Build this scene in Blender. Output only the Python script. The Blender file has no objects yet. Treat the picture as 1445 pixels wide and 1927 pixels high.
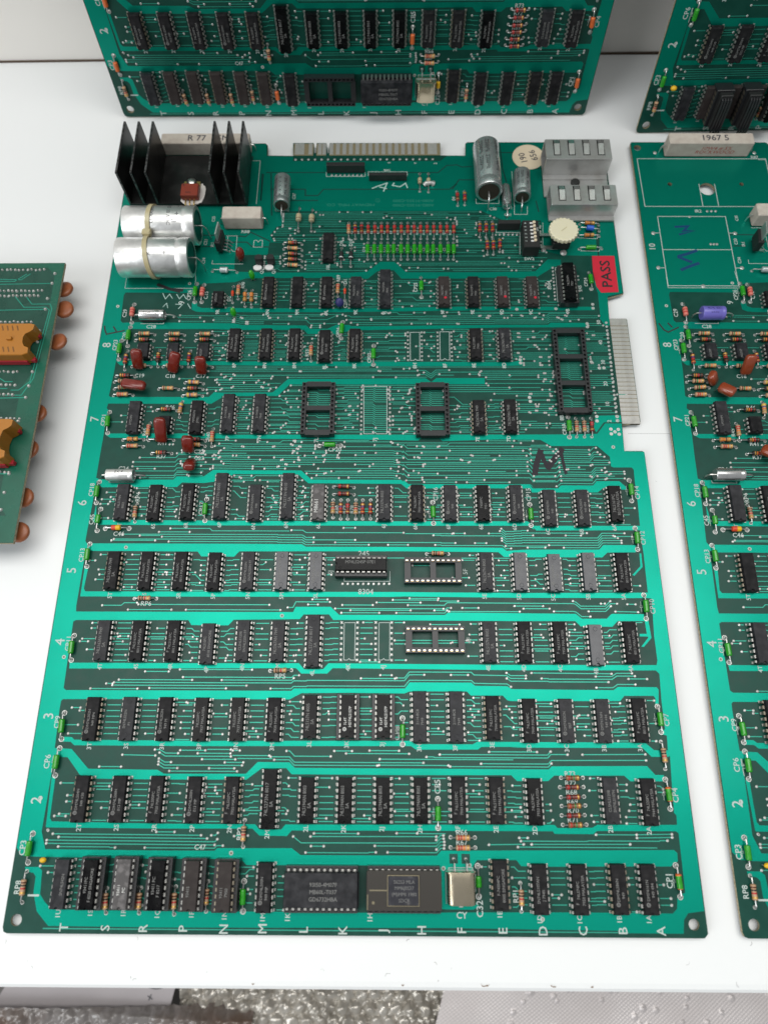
import bpy, math, random
import numpy as np
from mathutils import Matrix, Vector
from mathutils.geometry import tessellate_polygon
R = math.radians
random.seed(7)
S = bpy.context.scene
COL = S.collection

# ------------------------------------------------------------------ camera, world, lamps, exposure
TOP = 3.6                                  # height of a board's upper face over the table, mm
cam_d = bpy.data.cameras.new('camera'); cam = bpy.data.objects.new('camera', cam_d); COL.objects.link(cam)
RC = Matrix(((0.9999586840551098,-0.0018523547135231404,0.00889938002269163),(0.004706443330761624,0.9430801805112913,-0.33253213757164085),(-0.007776861445809849,0.3325602831199264,0.9430499342650139)))
cam.matrix_world = Matrix.Translation(Vector((.1624118, .0711730, .3305323 + TOP/1000))) @ RC.to_4x4()
cam_d.sensor_fit = 'HORIZONTAL'; cam_d.sensor_width = 36; cam_d.lens = 36*1300/1445
cam_d.clip_start = .01; cam_d.clip_end = 60
cam_d.dof.use_dof = True; cam_d.dof.focus_distance = .346; cam_d.dof.aperture_fstop = 11
S.camera = cam
W = bpy.data.worlds.new("World"); S.world = W; W.use_nodes = True
bg = W.node_tree.nodes['Background']; bg.inputs[0].default_value = (.93, .97, 1, 1); bg.inputs[1].default_value = .32
def lamp(name, loc, size, energy, color, target):
    d = bpy.data.lights.new(name, 'AREA'); d.shape = 'RECTANGLE'; d.size, d.size_y = size; d.energy = energy; d.color = color
    o = bpy.data.objects.new(name, d); COL.objects.link(o); o.location = loc
    o.rotation_euler = (Vector(target)-Vector(loc)).to_track_quat('-Z', 'Y').to_euler()
    return o
lamp('ceiling_lamp', (.15, .50, 1.8), (2.2, 1.0), 29.5, (1, .985, .95), (.15, .50, 0))
lamp('front_fill_light', (-1.2, -.7, 1.1), (1.0, 1.2), 14, (.95, .98, 1), (.15, .45, .1))  # unseen fill lamp, added in front to brighten the wall
S.view_settings.view_transform = 'Standard'; S.view_settings.look = 'None'; S.view_settings.exposure = .14; S.view_settings.gamma = 1
S.cycles.max_bounces = 6; S.cycles.caustics_reflective = False; S.cycles.caustics_refractive = False

# ------------------------------------------------------------------ materials
def mat(name, col, rough=.5, metal=0, noise=None, bump=None, coat=0, spec=.5, trans=0, alpha=1):
    """noise=(scale, colour2, low, high) mixes a second colour in; bump=(scale, strength, distance)"""
    m = bpy.data.materials.new(name); m.use_nodes = True
    nt = m.node_tree; p = nt.nodes['Principled BSDF']
    p.inputs['Base Color'].default_value = (*col, 1); p.inputs['Roughness'].default_value = rough
    p.inputs['Metallic'].default_value = metal; p.inputs['Coat Weight'].default_value = coat
    p.inputs['Specular IOR Level'].default_value = spec
    p.inputs['Transmission Weight'].default_value = trans; p.inputs['Alpha'].default_value = alpha
    p.inputs['Coat Roughness'].default_value = .12
    if noise or bump: tc = nt.nodes.new('ShaderNodeTexCoord')
    if noise:
        n = nt.nodes.new('ShaderNodeTexNoise'); n.inputs['Scale'].default_value = noise[0]; n.inputs['Detail'].default_value = 6
        nt.links.new(tc.outputs['Object'], n.inputs['Vector'])
        mr = nt.nodes.new('ShaderNodeMapRange'); mr.inputs[1].default_value = noise[2]; mr.inputs[2].default_value = noise[3]
        mx = nt.nodes.new('ShaderNodeMix'); mx.data_type = 'RGBA'
        mx.inputs[6].default_value = (*col, 1); mx.inputs[7].default_value = (*noise[1], 1)
        nt.links.new(n.outputs[0], mr.inputs[0]); nt.links.new(mr.outputs[0], mx.inputs[0]); nt.links.new(mx.outputs[2], p.inputs['Base Color'])
        m2 = nt.nodes.new('ShaderNodeMapRange'); m2.inputs[1].default_value = .3; m2.inputs[2].default_value = .7
        m2.inputs[3].default_value = max(0, rough-.07); m2.inputs[4].default_value = min(1, rough+.09)
        nt.links.new(n.outputs[0], m2.inputs[0]); nt.links.new(m2.outputs[0], p.inputs['Roughness'])
    if bump:
        n = nt.nodes.new('ShaderNodeTexNoise'); n.inputs['Scale'].default_value = bump[0]; n.inputs['Detail'].default_value = 3
        nt.links.new(tc.outputs['Object'], n.inputs['Vector'])
        bp = nt.nodes.new('ShaderNodeBump'); bp.inputs['Strength'].default_value = bump[1]; bp.inputs['Distance'].default_value = bump[2]
        nt.links.new(n.outputs[0], bp.inputs['Height']); nt.links.new(bp.outputs[0], p.inputs['Normal'])
    return m
def weave(m, scale, dist, strength):
    """glass-cloth weave under the lacquer: two crossed waves as bump"""
    nt = m.node_tree; p = nt.nodes['Principled BSDF']; tc = nt.nodes.new('ShaderNodeTexCoord')
    o = None
    for ax in ('X', 'Y'):
        w = nt.nodes.new('ShaderNodeTexWave'); w.bands_direction = ax; w.inputs['Scale'].default_value = scale
        w.inputs['Distortion'].default_value = 2.5; w.inputs['Detail'].default_value = 2; w.inputs['Detail Scale'].default_value = 2
        nt.links.new(tc.outputs['Object'], w.inputs['Vector'])
        if o is None: o = w
        else:
            a = nt.nodes.new('ShaderNodeMath'); a.operation = 'ADD'
            nt.links.new(o.outputs[1], a.inputs[0]); nt.links.new(w.outputs[1], a.inputs[1]); o = a
    bp = nt.nodes.new('ShaderNodeBump'); bp.inputs['Strength'].default_value = strength; bp.inputs['Distance'].default_value = dist
    nt.links.new(o.outputs[0], bp.inputs['Height']); nt.links.new(bp.outputs[0], p.inputs['Normal'])
MT = {}
MT['sub'] = mat('lacquered_laminate', (.003, .047, .033), .38, 0, (160, (.004, .058, .041), .35, .7), None, .03, .24)
MT['sub2'] = mat('green_lacquer', (.004, .10, .06), .3, 0, (120, (.004, .085, .05), .35, .7), None, .2, .4)
MT['sub3'] = mat('dark_green_lacquer', (.002, .05, .032), .3, 0, (120, (.003, .062, .04), .35, .7), None, .2, .4)
MT['cop'] = mat('lacquered_copper', (.0, .28, .198), .37, .74, (40, (.0, .262, .185), .3, .75), None, .05, .22)
for n_ in MT['cop'].node_tree.nodes:
    if n_.type == 'MAP_RANGE' and n_.inputs[4].default_value < .9: n_.inputs[3].default_value, n_.inputs[4].default_value = .35, .375
weave(MT['cop'], 520, .00002, .22)
weave(MT['sub'], 520, .00002, .18)
MT['trc'] = mat('lacquered_trace', (.035, .31, .225), .36, .5, spec=.25)
MT['gap'] = mat('lacquer_gap', (.004, .06, .046), .4, spec=.3)
MT['edge'] = mat('bare_laminate_edge', (.42, .36, .24), .75, 0, (900, (.25, .2, .12), .4, .65))
MT['tin'] = mat('tinned_solder', (.56, .57, .55), .38, .6, (900, (.40, .40, .38), .35, .7))
MT['silk'] = mat('white_ink', (.46, .53, .50), .6, spec=.3)
MT['fing'] = mat('tinned_finger', (.68, .67, .64), .40, .7, (250, (.52, .51, .48), .35, .7))
MT['fing2'] = mat('grey_finger', (.50, .485, .46), .42, .7, (250, (.38, .37, .35), .35, .7)); MT['tan'] = mat('bare_laminate', (.20, .17, .10), .55)
MT['lead'] = mat('tinned_wire', (.55, .55, .53), .28, .95)
MT['pin'] = mat('pin_metal', (.36, .355, .335), .38, .85)
MT['pin_b'] = mat('tarnished_pin_metal', (.25, .22, .17), .45, .8)
MT['c0'] = mat('matt_black_epoxy', (.010, .010, .011), .50, 0, (300, (.026, .025, .026), .4, .7), (2500, .12, .0001), 0, .09)
MT['c1'] = mat('grey_black_epoxy', (.014, .0145, .017), .40, 0, (260, (.036, .036, .04), .4, .7), (2200, .12, .0001), 0, .18)
MT['c2'] = mat('scuffed_grey_epoxy', (.055, .05, .05), .5, 0, (300, (.13, .12, .12), .5, .62), (1500, .2, .0001))
MT['c3'] = mat('glossy_black_epoxy', (.0025, .0025, .003), .22, 0, (200, (.006, .006, .0065), .4, .7), (2500, .1, .0001), 0, .12)
MT['c4'] = mat('brown_black_epoxy', (.032, .026, .025), .48, 0, (300, (.045, .038, .036), .4, .7), (2000, .15, .0001), 0, .12)
MT['c5'] = mat('blue_sheen_black_epoxy', (.018, .021, .03), .22, 0, (300, (.03, .032, .04), .4, .7), (2500, .12, .00008))  # bluish tint of the reflected light is put into the base colour
MT['mark'] = mat('grey_marking_ink', (.17, .17, .165), .6, spec=.2)
MT['markb'] = mat('pale_marking_ink', (.52, .52, .5), .6)
MT['sock'] = mat('black_socket_plastic', (.014, .014, .016), .38, 0, None, (1500, .1, .0001))
MT['hole'] = mat('contact_slot', (.004, .004, .004), .7)
MT['gcap'] = mat('green_dipped_ceramic', (.015, .27, .008), .25, 0, (500, (.025, .34, .012), .4, .7), None, .4)
MT['pink'] = mat('salmon_ceramic', (.62, .17, .13), .4)
MT['redb'] = mat('red_ceramic', (.62, .06, .02), .35); MT['yelb'] = mat('yellow_ceramic', (.72, .42, .01), .35)
MT['orab'] = mat('orange_ceramic', (.62, .13, .03), .35)
MT['rtan'] = mat('tan_resistor', (.46, .29, .17), .42, 0, (600, (.38, .22, .12), .4, .7)); MT['rdk'] = mat('maroon_resistor', (.17, .022, .018), .3, 0, None, None, .3)
MT['rred'] = mat('red_brown_resistor', (.33, .035, .03), .3); MT['brown_end'] = mat('brown_end_seal', (.035, .022, .014), .6); MT['rbr'] = mat('brown_resistor', (.24, .10, .04), .35); MT['rora'] = mat('ochre_resistor', (.42, .20, .05), .35)
MT['k'] = mat('black_band', (.02, .014, .012), .4); MT['br'] = mat('brown_band', (.10, .03, .012), .4); MT['re'] = mat('red_band', (.42, .02, .02), .4)
MT['og'] = mat('orange_band', (.62, .16, .02), .4); MT['ye'] = mat('yellow_band', (.62, .42, .02), .4); MT['gr'] = mat('green_band', (.03, .18, .05), .4)
MT['vi'] = mat('violet_band', (.10, .03, .14), .4); MT['gd'] = mat('gold_band', (.55, .33, .08), .4, .5); MT['wh'] = mat('white_band', (.7, .7, .68), .4)
MT['blu'] = mat('blue_ceramic', (.02, .11, .55), .35); MT['beige'] = mat('beige_ceramic', (.42, .36, .22), .45)
MT['glass'] = mat('clear_glass_body', (.45, .5, .5), .15, .3)
MT['film'] = mat('dipped_oxblood_film', (.15, .012, .006), .22, 0, (300, (.19, .019, .010), .4, .7), (500, .15, .0003), .2)
MT['film2'] = mat('dipped_rust_film', (.25, .045, .015), .25, 0, None, (500, .15, .0003), .4)
MT['alu'] = mat('brushed_can_aluminium', (.80, .80, .785), .36, .85, (120, (.62, .62, .61), .42, .66), (260, .35, .0006))
MT['slv'] = mat('metallised_sleeve', (.58, .60, .60), .27, .8, (90, (.42, .44, .44), .42, .62))
MT['slvb'] = mat('bright_sleeve', (.7, .7, .69), .22, .9, (90, (.5, .5, .5), .42, .62))
MT['rub'] = mat('black_rubber', (.012, .012, .012), .55)
MT['grn_end'] = mat('dark_green_end_disc', (.004, .05, .038), .3)
MT['tie'] = mat('yellowed_nylon', (.52, .47, .30), .38, 0, (120, (.42, .35, .18), .4, .7))
MT['hs'] = mat('black_anodised', (.012, .011, .011), .36, .35, (90, (.03, .028, .027), .5, .72), (700, .15, .0002))
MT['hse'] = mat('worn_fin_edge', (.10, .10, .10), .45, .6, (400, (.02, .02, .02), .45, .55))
MT['steel'] = mat('zinc_plated_steel', (.60, .60, .585), .36, .75, (70, (.44, .43, .41), .42, .64), (400, .1, .0002))
MT['cer'] = mat('white_cement', (.55, .50, .43), .75, 0, (200, (.48, .42, .36), .4, .65), (600, .3, .0004))
MT['paste'] = mat('white_thermal_paste', (.72, .68, .64), .5)
MT['regr'] = mat('red_brown_epoxy', (.22, .035, .018), .4)
MT['brass'] = mat('gold_leads', (.62, .42, .16), .3, .9)
MT['dial'] = mat('ivory_nylon', (.70, .66, .48), .38); MT['dial'].node_tree.nodes['Principled BSDF'].inputs['Subsurface Weight'].default_value = .15
MT['dial'].node_tree.nodes['Principled BSDF'].inputs['Subsurface Radius'].default_value = (.002, .002, .001)
MT['cream'] = mat('cream_paper_label', (.66, .56, .40), .7); MT['redl'] = mat('red_paper_label', (.53, .022, .042), .65, spec=.2)
MT['ink'] = mat('black_marker_ink', (.012, .012, .014), .45); MT['inkm'] = mat('sheer_marker_ink', (.02, .016, .022), .45, alpha=.95, spec=.25); MT['ink2'] = mat('faded_pen_ink', (.07, .07, .08), .5); MT['redink'] = mat('red_printing', (.40, .04, .03), .6)
MT['blueink'] = mat('blue_marker_ink', (.0, .045, .13), .4); MT['scratch'] = mat('pale_scratch', (.38, .55, .50), .5)
MT['cryst'] = mat('nickel_can', (.58, .50, .37), .24, .95, (180, (.46, .40, .29), .4, .7))
MT['purp'] = mat('lilac_sleeve', (.15, .135, .48), .3); MT['purpink'] = mat('navy_printing', (.02, .02, .12), .5)
MT['cercap'] = mat('terracotta_disc', (.33, .10, .035), .35, 0, (250, (.26, .075, .025), .4, .7))
MT['conn'] = mat('amber_connector_plastic', (.38, .145, .012), .38, 0, None, (800, .08, .0002)); MT['connr'] = mat('red_latch_plastic', (.35, .012, .025), .4)
MT['connd'] = mat('amber_recess', (.16, .06, .004), .5)
MT['gold'] = mat('gold_lid', (.24, .21, .14), .3, .7); MT['lid'] = mat('dull_metal_lid', (.055, .055, .065), .2, .6, (260, (.16, .155, .15), .6, .72))
MT['film_grey'] = mat('grey_ceramic', (.040, .036, .031), .3, spec=.3)
MT['table'] = mat('white_laminate', (.80, .82, .82), .42, 0, (3, (.77, .78, .78), .3, .7), None, .0)
MT['chip_wood'] = mat('exposed_chipboard', (.22, .13, .07), .8); MT['seam'] = mat('seam_dirt', (.42, .42, .42), .7)
MT['wallm'] = mat('pale_wall_paint', (.88, .845, .79), .6, 0, (4, (.83, .80, .76), .3, .7)); MT['wallgap'] = mat('dark_joint', (.09, .06, .04), .8)
MT['floor'] = mat('grey_floor', (.20, .19, .18), .7, 0, (12, (.14, .13, .12), .35, .65))
MT['paper'] = mat('lilac_grey_paper', (.50, .46, .47), .7)
MT['foil'] = mat('silver_embossed_film', (.72, .67, .66), .4, .35, (25, (.64, .59, .58), .35, .65))
MT['bub'] = mat('clear_bubble_film', (.58, .54, .48), .12, .35, (30, (.36, .33, .28), .35, .65), None, .8)
MT['bub2'] = mat('grey_bubble_film', (.23, .21, .20), .14, .0, (22, (.15, .10, .075), .45, .65), None, .5)

# ------------------------------------------------------------------ mesh helpers (all in mm)
class MB:
    def __init__(s): s.v = []; s.f = []; s.m = []; s.mats = []
    def mi(s, k):
        if k not in s.mats: s.mats.append(k)
        return s.mats.index(k)
    def face(s, pts, k):
        i = len(s.v); s.v += [tuple(p) for p in pts]; s.f.append(tuple(range(i, i+len(pts)))); s.m.append(s.mi(k))
    def add(s, vs, fs, k):
        i = len(s.v); s.v += [tuple(p) for p in vs]; q = s.mi(k)
        for f in fs: s.f.append(tuple(i+j for j in f)); s.m.append(q)
    def loft(s, rings, k, cap0=True, cap1=True, capk=None):
        n = len(rings[0]); vs = [p for r in rings for p in r]; fs = []
        for a in range(len(rings)-1):
            for j in range(n):
                j2 = (j+1) % n; fs.append((a*n+j, a*n+j2, (a+1)*n+j2, (a+1)*n+j))
        s.add(vs, fs, k)
        if cap0: s.face(rings[0][::-1], capk or k)
        if cap1: s.face(rings[-1], capk or k)
    def box(s, x0, x1, y0, y1, z0, z1, k, bev=0):
        if bev <= 0:
            s.loft([[(x0, y0, z), (x1, y0, z), (x1, y1, z), (x0, y1, z)] for z in (z0, z1)], k); return
        def ring(d, z):
            return [(x0+d, y0+d+bev, z), (x0+d+bev, y0+d, z), (x1-d-bev, y0+d, z), (x1-d, y0+d+bev, z), (x1-d, y1-d-bev, z), (x1-d-bev, y1-d, z), (x0+d+bev, y1-d, z), (x0+d, y1-d-bev, z)]
        s.loft([ring(bev*.7, z0), ring(0, z0+bev), ring(0, z1-bev), ring(bev*.7, z1)], k)
    def tube(s, path, r, k, seg=6, caps=True):
        rings = []; P = [Vector(p) for p in path]; u = None
        for i, p in enumerate(P):
            d = (P[min(i+1, len(P)-1)]-P[max(i-1, 0)]).normalized()
            if u is None: u = d.orthogonal().normalized()
            u = (u-d*u.dot(d)).normalized(); w = d.cross(u)
            rr = r[i] if isinstance(r, (list, tuple)) else r
            rings.append([tuple(p+(u*math.cos(2*math.pi*j/seg)+w*math.sin(2*math.pi*j/seg))*rr) for j in range(seg)])
        s.loft(rings, k, caps, caps)
    def lathe(s, p0, p1, prof, seg=12):
        """prof: list of (distance along axis, radius, material of the band that starts here)"""
        A = Vector(p0); d = (Vector(p1)-A).normalized(); u = d.cross(Vector((0, 0, 1)))
        u = u.normalized() if u.length > .01 else Vector((1, 0, 0)); w = u.cross(d)
        ring = lambda t, r: [tuple(A+d*t+(u*math.cos(2*math.pi*j/seg)+w*math.sin(2*math.pi*j/seg))*r) for j in range(seg)]
        for a, c in zip(prof[:-1], prof[1:]):
            s.loft([ring(a[0], a[1]), ring(c[0], c[1])], a[2], False, False)
        s.face(ring(prof[0][0], prof[0][1])[::-1], prof[0][2]); s.face(ring(prof[-1][0], prof[-1][1]), prof[-1][2])
    def disc(s, x, y, z, r, k, seg=10, ri=0, h=0):
        if ri <= 0:
            if h > 0:
                o = [(x+r*math.cos(2*math.pi*j/seg), y+r*math.sin(2*math.pi*j/seg), z) for j in range(seg)]
                q = [(x+r*.6*math.cos(2*math.pi*j/seg), y+r*.6*math.sin(2*math.pi*j/seg), z+h*.8) for j in range(seg)]
                s.loft([o, q], k, False, True)
            else: s.face([(x+r*math.cos(2*math.pi*j/seg), y+r*math.sin(2*math.pi*j/seg), z) for j in range(seg)], k)
        else:
            vs = []; fs = []
            for j in range(seg):
                c, t = math.cos(2*math.pi*j/seg), math.sin(2*math.pi*j/seg)
                vs += [(x+r*c, y+r*t, z), (x+ri*c, y+ri*t, z)]
                a, b2 = 2*j, 2*((j+1) % seg); fs.append((a, b2, b2+1, a+1))
            s.add(vs, fs, k)
    def strip(s, pts, w, z, k):
        """flat ribbon of width w along a 2-D polyline with mitred corners"""
        n = len(pts)
        if n < 2: return
        L = []
        for i in range(n):
            a = pts[max(i-1, 0)]; c = pts[min(i+1, n-1)]; p = pts[i]
            d1 = (p[0]-a[0], p[1]-a[1]); d2 = (c[0]-p[0], c[1]-p[1])
            l1 = math.hypot(*d1) or 1; l2 = math.hypot(*d2) or 1
            if i == 0: d1, l1 = d2, l2
            if i == n-1: d2, l2 = d1, l1
            n1 = (-d1[1]/l1, d1[0]/l1); n2 = (-d2[1]/l2, d2[0]/l2)
            m = (n1[0]+n2[0], n1[1]+n2[1]); q = m[0]*n1[0]+m[1]*n1[1]
            q = w/2/q if abs(q) > .3 else w/2
            L += [(p[0]+m[0]*q, p[1]+m[1]*q, z), (p[0]-m[0]*q, p[1]-m[1]*q, z)]
        s.add(L, [(2*i+1, 2*i+3, 2*i+2, 2*i) for i in range(n-1)], k)
    def mesh(s, name, smooth=False):
        me = bpy.data.meshes.new(name)
        me.from_pydata([(x/1000, y/1000, z/1000) for x, y, z in s.v], [], s.f)
        for k in s.mats: me.materials.append(MT[k])
        me.polygons.foreach_set('material_index', s.m)
        if smooth: me.shade_smooth() if hasattr(me, 'shade_smooth') else None
        me.update(); return me
def smooth(me, ang=40):
    me.polygons.foreach_set('use_smooth', [True]*len(me.polygons))
    try: me.set_sharp_from_angle(angle=R(ang))
    except Exception: pass
    return me
def weld(me):
    import bmesh
    bm = bmesh.new(); bm.from_mesh(me); bmesh.ops.remove_doubles(bm, verts=bm.verts, dist=2e-6); bm.to_mesh(me); bm.free(); return me
def obj(name, me, parent=None, loc=(0, 0, 0), rot=(0, 0, 0), label=None, kind=None):
    o = bpy.data.objects.new(name, me); COL.objects.link(o); o.parent = parent
    o.location = tuple(c/1000 for c in loc); o.rotation_euler = rot
    if label: o['label'] = label
    if kind: o['kind'] = kind
    return o
def thing(name, label, cat, loc=(0, 0, 0), rot=(0, 0, 0), me=None, group=None):
    o = obj(name, me, None, loc, rot, label); o['category'] = cat
    if group: o['group'] = group
    return o
TX = {}
def text(t, size):
    """triangles of a word in the built-in font, centred on the origin, capital height = size"""
    if t not in TX:
        c = bpy.data.curves.new('t', 'FONT'); c.body = t; c.align_x = 'CENTER'; c.align_y = 'CENTER'; c.resolution_u = 2; c.size = 1
        o = bpy.data.objects.new('t', c); me = bpy.data.meshes.new_from_object(o)
        vs = [tuple(v.co) for v in me.vertices]; fs = [tuple(p.vertices) for p in me.polygons]
        bpy.data.objects.remove(o); bpy.data.meshes.remove(me); bpy.data.curves.remove(c)
        TX[t] = (vs, fs)
    vs, fs = TX[t]; k = size/.69
    return [(x*k, y*k) for x, y, z in vs], fs
def put_text(mb, t, x, y, z, size, rot, k, bold=0, sx=1):
    vs, fs = text(t, size); c, s_ = math.cos(R(rot)), math.sin(R(rot))
    for dx, dy in ([(0, 0)] if not bold else [(-bold, 0), (bold, 0), (0, bold), (0, -bold)]):
        mb.add([(x+(vx*sx+dx)*c-(vy+dy)*s_, y+(vx*sx+dx)*s_+(vy+dy)*c, z) for vx, vy in vs], fs, k)
        z += .004
def fill(mb, loops, z, k, flip=False):
    V = [[Vector((x, y, 0)) for x, y in l] for l in loops]
    flat = [p for l in loops for p in l]
    tri = tessellate_polygon(V)
    fs = []
    for a, b2, c in tri:
        A, B, C = flat[a], flat[b2], flat[c]
        ar = (B[0]-A[0])*(C[1]-A[1])-(C[0]-A[0])*(B[1]-A[1])
        if (ar < 0) != flip: a, c = c, a
        fs.append((a, b2, c))
    mb.add([(x, y, z) for x, y in flat], fs, k)

# ------------------------------------------------------------------ measured layout (board millimetres, origin at the lower left corner)
ROWP=[(139.23,150.35),(141.76,150.36),(144.3,150.36),(146.83,150.37),(149.37,150.38),(151.9,150.39),(154.44,150.39),(156.97,150.4),(159.5,150.41),(162.04,150.41),(256.17,337.81),(256.14,335.36),(256.11,332.93),(256.09,330.5),(256.06,328.08),(256.03,325.67),(256.0,323.27),(255.97,320.88),(255.95,318.5),(255.92,316.13)]
EXTRA=[(278.88,234.41),(280.86,232.8),(282.76,234.22),(278.83,231.64),(282.92,231.45),(272.16,241.81),(272.03,239.2),(282.99,241.82),(282.85,239.4),(233.56,276.56),(233.74,274.54),(237.18,253.23),(237.5,250.89),(272.46,299.85),(272.38,297.68),(272.41,275.24),(276.42,271.36),(278.95,271.43),(276.76,312.66),(276.7,310.08),(255.79,309.73),(233.68,309.38)]
OUT=[(2.2,.0),(.6,.6),(.0,2.2),(.0,431.5),(1.0,432.7),(83.88,432.6),(85.53,430.86),(86.03,422.75),(101.76,422.4),(101.25,432.83),(114.3,432.78),(114.88,424.6),(115.92,424.6),(116.05,432.77),(122.27,432.75),(122.97,424.57),(123.84,424.57),(124.19,432.74),(193.3,432.48),(193.08,422.41),(208.57,422.24),(208.9,431.97),(210.25,433.1),(294.0,432.7),(295.0,431.7),(295.0,320.03),(285.54,316.95),(284.88,302.67),(295.0,302.66),(295.0,238.71),(294.4,238.11),(285.11,237.13),(284.63,221.79),(294.0,221.79),(295.0,220.79),(295.0,1.6),(293.4,.0)]
HOLES=[(5.22,4.93,2.3),(289.62,4.98,2.2)]
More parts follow.
